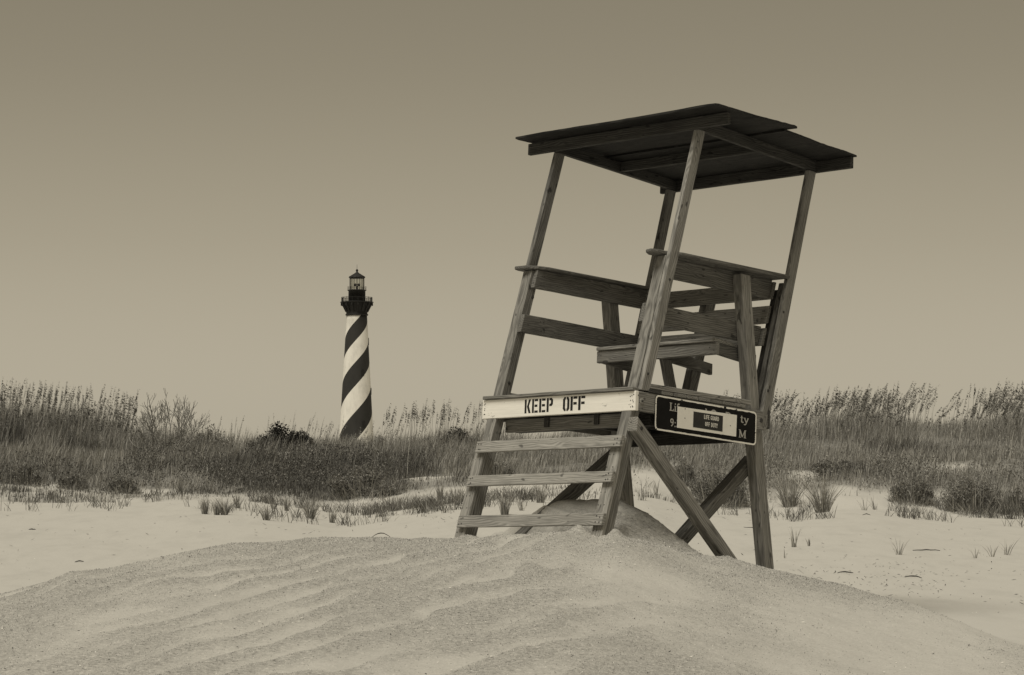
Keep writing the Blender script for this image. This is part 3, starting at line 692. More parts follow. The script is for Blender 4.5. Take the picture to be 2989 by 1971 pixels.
def railing(name, r, z0, z1, nb, npost, tb, tp, rails):
    vs, fs = [], []
    def bar(x, y, a, b, w):
        k3 = len(vs)
        for z in (a, b):
            for dx, dy in ((-w, -w), (w, -w), (w, w), (-w, w)): vs.append((x+dx, y+dy, z+ZB))
        fs.extend([(k3, k3+1, k3+5, k3+4), (k3+1, k3+2, k3+6, k3+5), (k3+2, k3+3, k3+7, k3+6), (k3+3, k3, k3+4, k3+7)])
    for k3 in range(nb): a = 2*math.pi*k3/nb; bar(r*math.cos(a), r*math.sin(a), z0, z1-.12, tb)
    for k3 in range(npost): a = 2*math.pi*(k3+.35)/npost; bar(r*math.cos(a), r*math.sin(a), z0, z1+.04, tp)
    n = 48
    for zr, th in rails:
        k3 = len(vs)
        for rr, zz in ((r-.03, zr), (r+.03, zr), (r+.03, zr+th), (r-.03, zr+th)):
            for q in range(n): a = 2*math.pi*q/n; vs.append((rr*math.cos(a), rr*math.sin(a), zz+ZB))
        for i in range(4):
            for q in range(n): j = (q+1) % n; i2 = (i+1) % 4; fs.append((k3+i*n+q, k3+i*n+j, k3+i2*n+j, k3+i2*n+q))
    return mesh_obj(name, vs, fs, M_IRON, lh)
railing('gallery_railing', 4.48, 52.9, 54.25, 96, 16, .025, .07, ((54.16, .06), (54.0, .04), (53.0, .05)))
lathe('watch_room', [(2.5, 52.9), (2.5, 56.1), (2.78, 56.2), (2.78, 56.4), (2.2, 56.42)], M_IRON, 32)
railing('lantern_railing', 2.72, 56.4, 57.35, 32, 16, .012, .02, ((57.3, .04), (56.9, .03)))
lathe('lantern_glass', [(2.05, 56.42), (2.05, 59.85)], M_GLASS, 16, smooth=False)
for k2 in range(16):
    a = 2*math.pi*k2/16; x, y = 2.1*math.cos(a), 2.1*math.sin(a); w = .055
    vs = [(x+dx*w, y+dy*w, z+ZB) for z in (56.4, 59.9) for dx, dy in ((-1, -1), (1, -1), (1, 1), (-1, 1))]
    mesh_obj('mullion', vs, [(0, 1, 5, 4), (1, 2, 6, 5), (2, 3, 7, 6), (3, 0, 4, 7)], M_IRON, lh)
lathe('eave_ring', [(2.15, 59.78), (2.42, 60.0), (2.42, 60.15), (2.0, 60.1)], M_IRON, 32)
lathe('lantern_roof', [(2.45, 60.15), (2.3, 60.35), (1.3, 60.95), (.55, 61.4), (.33, 61.65)], M_IRON, 16, smooth=False)
lathe('ball_finial', [(.2, 61.6), (.24, 61.8), (.36, 62.0), (.36, 62.25), (.2, 62.45), (.05, 62.6)], M_IRON, 16)
lathe('lightning_rod', [(.05, 62.5), (.035, 63.85)], M_IRON, 6)
lathe('lamp_pedestal', [(.3, 56.4), (.3, 57.4), (.5, 57.45)], M_IRON, 10)
for dx in (-.5, .5): o_ = lathe('beacon_lamp', [(.2, 57.45), (.45, 57.6), (.48, 58.1), (.2, 58.3)], M_IRON, 12); o_.location = (dx, 0, 0)
for z, a in ((41.2, 8), (26.6, 8), (32, -60), (17, -60)):
    a = math.radians(a); r = R0-SHS*z+.12; ca, sa = math.cos(a), math.sin(a)
    vs = [(rr*ca-sa*w, rr*sa+ca*w, z+zz+ZB) for rr in (r-.6, r) for w, zz in ((-.45, -.9), (.45, -.9), (.45, .8), (0, 1.15), (-.45, .8))]
    mesh_obj('window', vs, [(5, 6, 7, 8, 9), (0, 1, 6, 5), (1, 2, 7, 6), (2, 3, 8, 7), (3, 4, 9, 8), (4, 0, 5, 9)], M_IRON, lh)

# ------------------------------------------------------------------ vegetation
def plant_mat(name, lo, hi):
    k = NT(name); g = k.n('ShaderNodeNewGeometry')
    c = k.ramp(g.outputs['Random Per Island'], [(0, sep(lo)), (.6, sep((lo+hi)/2*.9)), (1, sep(hi))])
    k.l(c, k.b.inputs['Base Color']); k.b.inputs['Roughness'].default_value = .7; k.b.inputs['Specular IOR Level'].default_value = .1
    tr = k.n('ShaderNodeBsdfTranslucent'); k.l(c, tr.inputs[0]); mx_ = k.n('ShaderNodeMixShader'); mx_.inputs[0].default_value = .25
    k.l(k.b.outputs[0], mx_.inputs[1]); k.l(tr.outputs[0], mx_.inputs[2]); k.l(mx_.outputs[0], k.o.inputs[0])
    return k.m
M_GRASS = plant_mat('dry_dune_grass', .13, .64)
M_GRASSD = plant_mat('dark_dune_grass', .055, .34)
M_OAT = plant_mat('sea_oat_seed_head', .08, .32)
M_PALE = plant_mat('pale_seed_head', .25, .50)
M_LEAF = plant_mat('dune_shrub_leaf', .085, .46)
M_LEAFD = plant_mat('dark_brush_leaf', .035, .30)
M_JUN = plant_mat('dark_evergreen_leaf', .010, .05)
M_TWIG = flat_mat('grey_twig_bark', sep(.26), .8, .35, 15)
M_WRACK = flat_mat('dried_wrack', sep(.05), .9, .5, 40)
def quick_mesh(name, V, quads, tris, mat):
    me = bpy.data.meshes.new(name); me.vertices.add(len(V)); me.vertices.foreach_set('co', V.astype('f').ravel())
    nl = quads.size+tris.size; me.loops.add(nl)
    me.loops.foreach_set('vertex_index', np.concatenate([quads.ravel(), tris.ravel()]).astype('i'))
    nq, ntt = len(quads), len(tris); me.polygons.add(nq+ntt)
    me.polygons.foreach_set('loop_start', np.concatenate([np.arange(nq)*4, nq*4+np.arange(ntt)*3]).astype('i'))
    me.polygons.foreach_set('loop_total', np.concatenate([np.full(nq, 4), np.full(ntt, 3)]).astype('i'))
    me.update(calc_edges=True); me.materials.append(mat); return me
def blades(B, h, w, lean, az, name, mat, curve=.5, tipw=0.):
    """B base points (N,3); h height, w width, lean horizontal reach, az direction of lean"""
    N = len(B); dirx, diry = np.cos(az), np.sin(az); fa = rng.uniform(0, np.pi, N); wx, wy = np.cos(fa)*w/2, np.sin(fa)*w/2
    def row(t, ws):
        reach = lean*(t*(1-curve)+t*t*curve); x = B[:, 0]+dirx*reach; y = B[:, 1]+diry*reach; z = B[:, 2]+h*t*(1-.25*(lean/np.maximum(h, .01))*t*t*curve)
        return x, y, z, wx*ws, wy*ws
    V = np.zeros((N, 7, 3))
    for i, (t, ws) in enumerate(((-.05, .9), (.4, 1.), (.75, .65))):
        x, y, z, a, b = row(t, ws); V[:, 2*i] = np.stack([x-a, y-b, z], 1); V[:, 2*i+1] = np.stack([x+a, y+b, z], 1)
    x, y, z, a, b = row(1., 0.); V[:, 6] = np.stack([x, y, z], 1)
    k_ = np.arange(N)[:, None]*7
    q = np.concatenate([k_+np.array([[0, 1, 3, 2]]), k_+np.array([[2, 3, 5, 4]])]); t_ = k_+np.array([[4, 5, 6]])
    return quick_mesh(name, V.reshape(-1, 3), q, t_, mat)
def link(name, me, **k):
    o = bpy.data.objects.new(name, me); COL.objects.link(o); tag(o, **k); return o
def scatter(N, pmin, pmax, d0, d1):
    d = rng.uniform(d0, d1, N); p = rng.uniform(pmin, pmax, N); x = (p-CX)/F*d; return x, d, p
# dense grass on the dune
x, d, p = scatter(250000, -250, 3240, 43.2, 58.5); xo, do, po = scatter(60000, -2600, 5500, 43.2, 62); ko = (po < -250)|(po > 3240); x, d, p = np.append(x, xo[ko]), np.append(d, do[ko]), np.append(p, po[ko])
cv = veg(x, d); clump = fbm(x*1.3, d*1.3, 3, 1); n3 = fbm(x*3.2, d*3.2, 2, 5); h_left = 1+.28*(1-sm(p, 150, 400)); keep = rng.random(len(x)) < np.clip(cv*1.5+1.5*n3*(1-cv)-.12*(1-cv), 0, 1)*np.clip(.72+1.1*clump, .12, 1)*(cv > .005)
x, d, p = x[keep], d[keep], p[keep]; clump = clump[keep]; h_left = h_left[keep]
z = height(x, d)
tall = fbm(x*.4+5, d*.4, 3, 4)
h = (.16+.30*rng.random(len(x))**1.3)*(1+1.0*tall+.5*clump)*(.55+.65*sm(d, 44.5, 54))*(.55+.45*cv[keep])*h_left
dark = (fbm(x*.45+31, d*.6, 3, 0)+.75*np.exp(-((p-830)/380)**2-((d-48.5)/4.5)**2)+.25*(1-sm(d, 44, 48))-.30+rng.normal(0, .08, len(x))) > 0.10
lowb = np.where(dark, .85, 1.)
h = h*lowb
lean = h*rng.uniform(.05, .55, len(x)); az = rng.normal(.25, 1.15, len(x))
w = rng.uniform(.005, .011, len(x)); out_ = (p < -250)|(p > 3240); w = np.where(out_, w*3.2, w)
B = np.stack([x, d, z], 1)
for nm, msk, mt in (('dune_grass', ~dark, M_GRASS), ('low_dune_cover', dark, M_GRASSD)):
    link(nm, blades(B[msk], h[msk], w[msk]*(1 if nm == 'dune_grass' else 1.35), lean[msk], az[msk], nm, mt), kind='stuff',
         label='dense dry grass covering the dune' if nm == 'dune_grass' else 'dark low brush cover on the dune', cat='dune grass' if nm == 'dune_grass' else 'brush')
# sea oats: stalks with drooping one-sided seed heads
def sea_oats(name, pts, hts, droop, mat_s, mat_h, label, dirs=None, headk=1.):
    N = len(pts); B = np.array(pts); hts = np.array(hts)
    az = (rng.normal(.1, .55, N) if dirs is None else dirs); droop = droop*rng.uniform(.35, 1.6, N); lean = hts*rng.uniform(.06, .22, N)*droop
    curve = .7
    me = blades(B, hts, np.full(N, .010), lean, az, name, mat_s, curve); V, Q, T = [], [], []
    for i in range(N):
        n = random.randint(18, 28)
        for j in range(n):
            t = .70+.31*j/n; hh = hts[i]; reach = lean[i]*(t*(1-curve)+t*t*curve)
            c = Vector((random.gauss(0, .004)+B[i, 0]+math.cos(az[i])*reach, B[i, 1]+math.sin(az[i])*reach, B[i, 2]+hh*t*(1-.25*(lean[i]/hh)*t*t*curve)))
            L = random.uniform(.040, .078)*headk*(1.15-abs(j/n-.45)*1.0); a = az[i]+random.gauss(0, .35)
            dv = Vector((math.cos(a)*.75, math.sin(a)*.75, random.uniform(-.95, .25))).normalized()*L; wv = Vector((random.gauss(0, 1), random.gauss(0, 1), random.gauss(0, .4))).normalized()*L*.20
            k_ = len(V); V += [c, c+dv*.45+wv, c+dv, c+dv*.45-wv]; Q.append((k_, k_+1, k_+2, k_+3))
    hm = quick_mesh('seed_heads', np.array([tuple(v) for v in V]), np.array(Q), np.zeros((0, 3), int), mat_h)
    root = link(name, me, label=label, cat='sea oats', kind='stuff')
    o = bpy.data.objects.new('seed_heads', hm); COL.objects.link(o); o.parent = root; o['kind'] = 'stuff'
    return root
def oat_points(N, pmin, pmax, d0, d1, h0, h1, dens=None):
    x, d, p = scatter(N*3, pmin, pmax, d0, d1)
    if dens is not None: k_ = rng.random(len(x)) < dens(p, d, x); x, d, p = x[k_], d[k_], p[k_]
    x, d, p = x[:N], d[:N], p[:N]; z = height(x, d); h = rng.uniform(h0, h1, len(x)); return np.stack([x, d, z], 1), h, p
cl = lambda f_, s_: (lambda p, d, x: np.clip(.62+1.3*fbm(x*f_, d*.3, 2, s_), .1, 1))
P_, H_, _ = oat_points(820, 2230, 3150, 52, 58, .62, 1.30, cl(1.4, 3)); sea_oats('sea_oats', P_, H_, 2.3, M_GRASS, M_OAT, 'tall bending sea oats along the dune crest right of the chair')
P_, H_, _ = oat_points(230, 1880, 2230, 52, 58, .65, 1.18, cl(1.4, 2)); sea_oats('sea_oats', P_, H_, 2.1, M_GRASS, M_OAT, 'sea oats on the dune crest seen through the chair platform legs')
P_, H_, _ = oat_points(90, 1110, 1480, 52, 57, .95, 1.35, cl(1.6, 1)); sea_oats('sea_oats', P_, H_, .9, M_GRASS, M_OAT, 'upright sea oats on the dune between lighthouse and chair')
P_, H_, _ = oat_points(400, -150, 385, 51, 57, .7, 1.35, cl(1.3, 4)); sea_oats('sea_oats', P_, H_, .8, M_GRASS, M_OAT, 'thick stand of sea oats at the left end of the dune crest')
P_, H_, _ = oat_points(60, 400, 1000, 53, 58, .6, 1.05, cl(1.3, 5)); sea_oats('sea_oats', P_, H_, .9, M_GRASS, M_GRASS, 'thin bare stalks on the crest left of the lighthouse', headk=.55)
P_, H_, _ = oat_points(95, 850, 1420, 47, 54, .55, .9, cl(1.0, 0)); sea_oats('sea_oats', P_, H_, 1.5, M_GRASS, M_PALE, 'pale seed heads standing in the grass below the lighthouse', headk=.75)
P_, H_, _ = oat_points(70, 100, 800, 48, 54, .45, .75, cl(1.0, 1)); sea_oats('sea_oats', P_, H_, 1.3, M_GRASS, M_PALE, 'pale seed heads among the brush on the left dune', headk=.6)
P_, H_, _ = oat_points(90, 2250, 3100, 47, 54, .5, .8, cl(1.0, 2)); sea_oats('sea_oats', P_, H_, 1.3, M_GRASS, M_GRASS, 'shorter seed stalks on the slope right of the chair', headk=.6)

# grass tufts standing alone on the sand, each a thing
def tuft(px, py, hpx, n, label, spread=.5, dcur=None, mat=None):
    c = drop_on(px, py, 18.6)
    if c is None: return
    s_ = hpx/F*c.y; a = rng.uniform(0, 2*np.pi, n); r = rng.random(n)**.7*s_*.20; s_ *= 1.3
    B = np.stack([np.cos(a)*r, np.sin(a)*r, np.zeros(n)-.01], 1); h = s_*rng.uniform(.3, 1.05, n)
    me = blades(B, h, np.maximum(rng.uniform(.006, .011, n), .0026/1*c.y/17), h*rng.uniform(.05, 1.15, n)*spread*rng.uniform(.7, 1.9), a*rng.uniform(.5, 1)+rng.normal(0, .6, n), 'grass_tuft', mat or M_GRASS)
    o = link('grass_tuft', me, label=label, cat='grass tuft', group='grass tufts standing alone on the beach sand'); o.location = c
K = 2989/2378
for t_ in (
 (478, 1194, 34, 70, 'bushy tuft, leftmost of the row left of the lighthouse foot'),
 (505, 1196, 30, 45, 'tuft just right of the leftmost bushy tuft'),
 (522, 1196, 38, 80, 'dark dense tuft, third from the left in the row below the dune'),
 (552, 1180, 34, 50, 'tall loose tuft close under the dune foot left of the lighthouse'),
 (620, 1208, 34, 55, 'dark upright tuft by itself below the evergreen bush'),
 (636, 1182, 26, 30, 'small tuft at the dune foot below the evergreen bush'),
 (666, 1186, 30, 40, 'tuft at the dune foot right of the evergreen bush'),
 (722, 1204, 42, 90, 'broad dark tuft below the left edge of the big dune-foot bush'),
 (772, 1214, 30, 35, 'sparse tuft nearest the viewer below the lighthouse'),
 (824, 1196, 22, 22, 'little tuft below the right side of the lighthouse'),
 (880, 1200, 24, 14, 'thin wispy tuft below the grass right of the lighthouse'),
 (968, 1174, 28, 22, 'upright thin tuft right of the big dune-foot bush'),
 (1022, 1160, 32, 55, 'round tuft left of the chair steps'),
 (1062, 1172, 40, 55, 'tall tuft just left of the lowest chair step'),
 (1172, 1196, 46, 90, 'dark tuft seen between the lower two steps'),
 (1212, 1186, 26, 20, 'thin tuft seen through the steps beside the sand ridge'),
 (1255, 1168, 44, 80, 'tuft behind the sand ridge seen between the steps'),
 (1490, 1162, 50, 22, 'tall thin stalks right of the rear leg behind the ridge'),
 (1522, 1150, 34, 16, 'thin stalks farther right under the platform'),
 (1832, 1176, 70, 150, 'big rounded grass clump just right of the right rear leg'),
 (1908, 1190, 76, 150, 'wide spiky grass clump right of the rounded one'),
 (2005, 1185, 26, 14, 'thin tuft leaning left on the bare slope'),
 (2030, 1184, 30, 16, 'small forked tuft beside the thin leaning one'),
 (2132, 1198, 26, 7, 'few tall blades alone on open sand at right'),
 (2205, 1188, 36, 60, 'tuft at the left foot of the right-hand bush'),
 (2328, 1194, 44, 80, 'tuft at the foot of the bush by the right edge'),
 (1842, 1270, 42, 22, 'upright dark tuft on flat sand right of the chair leg'),
 (1876, 1268, 22, 12, 'low tuft beside the upright dark one'),
 (1820, 1296, 20, 5, 'tiny two-blade sprout near the right rear leg foot'),
 (2084, 1288, 34, 14, 'splayed star-like tuft alone on the right sand'),
 (2262, 1296, 24, 8, 'low creeping tuft, left of the three near the right edge'),
 (2300, 1292, 26, 9, 'low creeping tuft, middle of the three near the right edge'),
 (2335, 1288, 34, 12, 'arching tuft, rightmost of the three near the right edge'),
 (1195, 1238, 20, 12, 'pale little tuft seen just under the lowest step'),
 (420, 1143, 26, 60, 'low mat of grass at the dune foot left of the tuft row'),
 (120, 1158, 26, 45, 'dark tuft at the dune foot near the left edge'),
 ):
    tuft(t_[0]*K, t_[1]*K, t_[2]*K, int(t_[3]*(1.3 if t_[3] > 30 else 1)), t_[4])

# loose sprigs where the dune grass thins out over the sand
x, d, p = scatter(14000, -150, 3140, 34, 46.5)
k_ = rng.random(len(x)) < np.clip((fbm(x*.9, d*.5, 3, 4)*3.4-.35)*sm(d, 34, 44.5)*np.clip(.12+.9*np.exp(-((p-1050)/420)**2)+.8*sm(p, 2200, 2400)+.3*np.exp(-((p-1900)/150)**2), 0, 1), 0, 1)
x, d = x[k_], d[k_]; x = np.repeat(x, 7)+rng.normal(0, .05, 7*len(x)); d = np.repeat(d, 7)+rng.normal(0, .05, 7*len(d)); n_ = len(x)
h_ = rng.uniform(.06, .26, n_)
link('grass_sprigs', blades(np.stack([x, d, height(x, d)], 1), h_, rng.uniform(.006, .011, n_), h_*rng.uniform(.1, 1.2, n_), rng.uniform(0, 6.28, n_), 'grass_sprigs', M_GRASSD), kind='stuff', label='loose grass sprigs on the sand below the dune', cat='grass sprigs')

# leafy shrubs
def shrub(px, d, wpx, hpx, nleaf, label, mat, leaf=.035, name='dune_shrub', sink=0., lobes=9, flat=1.0):
    c = on_at(px, d); sx_ = wpx/2/F*d; sz = hpx/F*d if hpx < 600 else ZC-(hpx-YH)/F*d-c.z; root = empty(name, c-Vector((0, 0, sink)))
    tag(root, label, 'shrub')
    L = [(rng.uniform(-.75, .75)*sx_, rng.uniform(-.4, .4)*sx_, rng.uniform(.05, .68)*sz, rng.uniform(.14, .50) if name == 'dune_shrub' else rng.uniform(.32, .50)) for _ in range(lobes+9)]
    k_ = rng.integers(0, lobes+9, nleaf); Lc = np.array(L)[k_]; v = rng.normal(0, 1, (nleaf, 3)); v /= np.linalg.norm(v, axis=1)[:, None]; rr = rng.random(nleaf)**.45
    edge = 1-.45*np.abs(Lc[:, 0:1]/sx_); Lc = Lc.copy(); Lc[:, 2] *= (1-.55*np.abs(Lc[:, 0]/sx_))
    P3 = Lc[:, :3]*np.array([1, 1, 1])+v*rr[:, None]*Lc[:, 3:4]*np.array([sx_, sx_*.8, sz*flat])*edge
    P3[:, 2] = np.abs(P3[:, 2])+.01
    a = rng.normal(0, 1, (nleaf, 3)); a[:, 2] = np.abs(a[:, 2])+.2; a /= np.linalg.norm(a, axis=1)[:, None]; b = np.cross(a, rng.normal(0, 1, (nleaf, 3))); b /= np.linalg.norm(b, axis=1)[:, None]
    s1 = leaf*rng.uniform(.6, 1.3, (nleaf, 1)); V = np.stack([P3, P3+a*s1*.5+b*s1*.28, P3+a*s1, P3+a*s1*.5-b*s1*.28], 1).reshape(-1, 3)
    q = np.arange(nleaf)[:, None]*4+np.array([[0, 1, 2, 3]])
    o = bpy.data.objects.new('foliage', quick_mesh('foliage', V, q, np.zeros((0, 3), int), mat)); COL.objects.link(o); o.parent = root
    ns = 260; az = rng.uniform(0, 2*np.pi, ns); rb = rng.random(ns)**.6*.85; B = np.stack([np.cos(az)*sx_*rb, np.sin(az)*sx_*rb*.7, np.zeros(ns)], 1); hh = rng.uniform(.45, 1.12, ns)*sz*(1-.5*rb)
    so2 = bpy.data.objects.new('stems', blades(B, hh, np.full(ns, .010), rng.uniform(.05, .45, ns)*sx_, az, 'stems', M_GRASS)); COL.objects.link(so2); so2.parent = root
    nf_ = 240; fx = rng.uniform(-1.05, 1.05, nf_); fyy = -np.sqrt(np.clip(1.12-fx*fx, 0, 1))*.7*rng.uniform(.5, 1.1, nf_); B = np.stack([fx*sx_, fyy*sx_, np.zeros(nf_)], 1); B[:, 2] = height(B[:, 0]+c.x, B[:, 1]+c.y)-c.z
    so3 = bpy.data.objects.new('fringe', blades(B, rng.uniform(.10, .42, nf_)*sz, np.full(nf_, .009), rng.uniform(.05, .35, nf_)*sz, np.where(fx > 0, rng.normal(-.4, .7, nf_), rng.normal(3.5, .7, nf_)), 'fringe', M_GRASS)); COL.objects.link(so3); so3.parent = root
    return root
for a_ in (
 (652*K, 53.2, 116*K, 974*K, 9000, 'near-black evergreen bush, upper of the pair on the crest left of the lighthouse', M_JUN, .055, 'evergreen_bush'),
 (696*K, 53.0, 88*K, 996*K, 6000, 'smaller near-black evergreen bush touching the taller one on the crest', M_JUN, .05, 'evergreen_bush'),
 (604*K, 53.0, 60*K, 1004*K, 3000, 'low dark evergreen bush left of the taller one on the crest', M_LEAF, .05, 'evergreen_bush'),
 (1062*K, 54.5, 96*K, 984*K, 4600, 'dark bush on the crest behind the sea oats left of the chair', M_JUN, .05, 'evergreen_bush'),
 (882*K, 54.5, 54*K, 1008*K, 2000, 'small dark bush on the crest just right of the lighthouse', M_LEAF, .05, 'evergreen_bush'),
 (492*K, 54, 110*K, 976*K, 2500, 'pale twiggy bush between the bare shrub and the evergreens', M_GRASS, .05, 'dune_shrub'),
 (845*K, 45.6, 190*K, 74*K, 11000, 'large dark bush at the dune foot below the lighthouse', M_LEAF, .04, 'dune_shrub'),
 (640*K, 49.5, 200*K, 66*K, 4500, 'wide dark brush mass on the slope below the evergreens', M_LEAF, .04, 'dune_shrub'),
 (1150*K, 46.5, 90*K, 62*K, 3500, 'bush behind the left stair leg at the dune foot', M_LEAF, .035, 'dune_shrub'),
 (1668*K, 44.6, 150*K, 108*K, 9000, 'leafy dark bush framed by the crossed braces of the chair', M_LEAF, .035, 'dune_shrub'),
 (1590*K, 46.5, 60*K, 60*K, 2500, 'smaller bush left of the one framed by the braces', M_LEAF, .035, 'dune_shrub'),
 (2118*K, 44.8, 110*K, 62*K, 5200, 'dark compact bush at the dune foot, left of the two at right', M_LEAF, .035, 'dune_shrub'),
 (2258*K, 44.6, 170*K, 96*K, 8000, 'big leafy bush at the dune foot near the right edge', M_LEAF, .035, 'dune_shrub'),
 (2368*K, 44.4, 80*K, 86*K, 3600, 'bush cut by the right edge of the view', M_LEAF, .035, 'dune_shrub'),
 (1950*K, 47.5, 150*K, 50*K, 4200, 'grey-green low bush on the slope above the spiky clumps', M_GRASSD, .04, 'dune_shrub'),
 (60*K, 46.4, 110*K, 52*K, 2600, 'dark bush at the dune foot at the left edge', M_LEAF, .04, 'dune_shrub'),
 (172*K, 46.0, 70*K, 40*K, 1600, 'dark low bush at the dune foot right of the left-edge one', M_LEAF, .04, 'dune_shrub'),
 (285*K, 45.8, 84*K, 42*K, 2000, 'dark low bush left of the bare sand gully', M_LEAF, .04, 'dune_shrub'),
 ):
    shrub(*a_[:8], name=a_[8])

# brush: small-leaved cover in low domes, too dense to tell plant from plant
def brush(name, N, pmin, pmax, d0, d1, hmax, dens, label, mat, leaf=.034):
    x, d, p = scatter(N, pmin, pmax, d0, d1)
    dm = np.clip(.5+1.5*fbm(x*1.5+11, d*1.5, 3, 3), 0, 1); k_ = (rng.random(len(x)) < dens(p, d)*(.08+1.2*dm**1.4))&(rng.random(len(x)) < veg(x, d)*1.3)
    x, d, dm = x[k_], d[k_], dm[k_]; n = len(x); top = hmax*(.15+1.0*dm**1.5); u = rng.random(n)**.55; P3 = np.stack([x, d, height(x, d)+top*u], 1)
    a = rng.normal(0, 1, (n, 3)); a[:, 2] = np.abs(a[:, 2])+.4; a /= np.linalg.norm(a, axis=1)[:, None]; b = np.cross(a, rng.normal(0, 1, (n, 3))); b /= np.linalg.norm(b, axis=1)[:, None]
    s1 = leaf*rng.uniform(.6, 1.6, (n, 1)); V = np.stack([P3, P3+a*s1*.5+b*s1*.25, P3+a*s1, P3+a*s1*.5-b*s1*.25], 1).reshape(-1, 3)
    link(name, quick_mesh(name, V, np.arange(n)[:, None]*4+np.array([[0, 1, 2, 3]]), np.zeros((0, 3), int), mat), kind='stuff', label=label, cat='brush')
gs = lambda v, c, w: np.exp(-((v-c)/w)**2)
brush('brush', 95000, 380, 1300, 44.6, 54, .46, lambda p, d: 1.0*gs(p, 830, 330)*gs(d, 49, 4.0), 'dark low brush covering the slope below the evergreens and lighthouse', M_LEAFD)
brush('brush', 34000, -200, 480, 44.4, 49, .42, lambda p, d: .8*gs(d, 45.8, 2.0), 'dark brush along the foot of the left dune', M_LEAFD)
brush('brush', 60000, 1850, 3150, 44.2, 49.5, .40, lambda p, d: .75*gs(d, 45.8, 2.4), 'grey-green brush along the foot of the right dune', M_LEAF)

# bare shrub: branching tubes
def bare_shrub(px, d, wpx, hpx, label):
    c = on_at(px, d); root = empty('bare_shrub', c); tag(root, label, 'shrub'); Hh = ZC-(hpx-YH)/F*d-c.z; Ww = wpx/F*d
    segs = []
    def grow(p, dr, L, r, lev):
        n = 3; q = p
        for i in range(n):
            dr = (dr+Vector((random.gauss(0, .13), random.gauss(0, .13), random.gauss(.03, .08)))).normalized(); q2 = q+dr*L/n
            segs.append((q, q2, r*(1-.25*i/n), r*(1-.25*(i+1)/n), lev)); q = q2
            if lev < 4 and (i or lev > 0) and random.random() < .62:
                s_ = Vector((random.gauss(0, .75), random.gauss(0, .5), random.gauss(.1, .35))); grow(q, (dr+s_).normalized(), L*random.uniform(.5, .72), r*.58, lev+1)
        if lev < 5: grow(q, (dr+Vector((random.gauss(0, .3), random.gauss(0, .3), .05))).normalized(), L*.66, r*.7, lev+1)
    for i in range(9):
        a = -1.2+2.4*i/8; grow(Vector((a*.08, random.uniform(-.05, .05), -.05)), Vector((math.sin(a*1.05), random.uniform(-.25, .25), math.cos(a*.85)*.95)).normalized(), Hh*.42, .017, 0)
    xs_ = [q.x for sg in segs for q in sg[:2]]; zs_ = [q.z for sg in segs for q in sg[:2]]; fx_ = Ww/(np.percentile(xs_, 98.5)-np.percentile(xs_, 1.5)); fz_ = Hh/np.percentile(zs_, 99)
    sc_ = lambda q: Vector((q.x*fx_, q.y, q.z*fz_)); segs = [(sc_(a), sc_(b), r0, r1, l) for a, b, r0, r1, l in segs]
    for nm, sel in (('trunk', lambda l: l == 0), ('branches', lambda l: l > 0)):
        V, Fc = [], []
        for a, b, r0, r1, l in segs:
            if not sel(l): continue
            t = (b-a).normalized(); u = t.orthogonal().normalized(); v = t.cross(u); k_ = len(V)
            for q, r in ((a, r0), (b, r1)):
                r = max(r, .0050)
                for j in range(3): th = j*2.094; V.append(q+(u*math.cos(th)+v*math.sin(th))*r)
            Fc += [(k_+j, k_+(j+1) % 3, k_+3+(j+1) % 3, k_+3+j) for j in range(3)]
        mesh_obj(nm, V, Fc, M_TWIG, root)
bare_shrub(384*K, 52.5, 165*K, 921*K, 'leafless branching shrub on the dune crest left of the evergreens')

# ------------------------------------------------------------------ odds and ends on the sand
def twig(px, py, Lpx, ang, bend, r, label, name='twig', mat=M_WRACK, cat='twig', d0=18.6):
    c = drop_on(px, py, d0)
    if c is None: return
    L = Lpx/F*c.y; V, Fc = [], []; n = 7
    for i in range(n):
        t = i/(n-1)-.5; x = L*t*math.cos(ang); y = L*t*math.sin(ang)*1.0; z = bend*L*(1-4*t*t)+.004+random.gauss(0, .002); rr = r*(1-.6*abs(t)*1.6)
        for j in range(4): th = j*math.pi/2; V.append((x+rr*math.cos(th)*.3, y+rr*math.cos(th), z+rr*math.sin(th)))
    for i in range(n-1):
        for j in range(4): Fc.append((i*4+j, i*4+(j+1) % 4, i*4+4+(j+1) % 4, i*4+4+j))
    Fc += [(3, 2, 1, 0), tuple(range(len(V)-4, len(V)))]
    # rest on the ground: follow the slope
    V = [(a, b, z_+Hs(c.x+a, c.y+b)-c.z) for a, b, z_ in V]
    o = mesh_obj(name, V, Fc, mat); o.location = c; tag(o, label, cat, 'dry twigs lying on the sand'); return o
for t_ in ((188, 1305, 20, .2, .10, .007, 'dark curved twig lying alone on the far left sand'),
           (78, 1208+22, 16, .4, .05, .008, 'pale short twig near the left edge of the beach'),
           (885, 1252-4, 44, .1, .22, .007, 'thin arched stalk on the sand below the lighthouse, just over the mound'),
           (2148, 1271+8, 70, .3, .03, .007, 'long thin bent stick on the sand at right'),
           (1790-40, 1226, 50, .1, .01, .006, 'thin straight stalk behind the right rear leg'),
           (2010, 1216-20, 36, .9, .05, .007, 'wind-bent stick on the slope right of the chair'),
           (2117, 1340, 50, .5, .05, .007, 'dark broken stick in the litter at right'),
           (1960, 1330, 40, .3, .06, .007, 'dark stick among the litter right of the chair leg'),
           (1340, 1215, 30, .2, .03, .008, 'short stick seen under the steps')):
    twig(t_[0]*K, t_[1]*K, t_[2]*K, t_[3], t_[4], t_[5], t_[6])
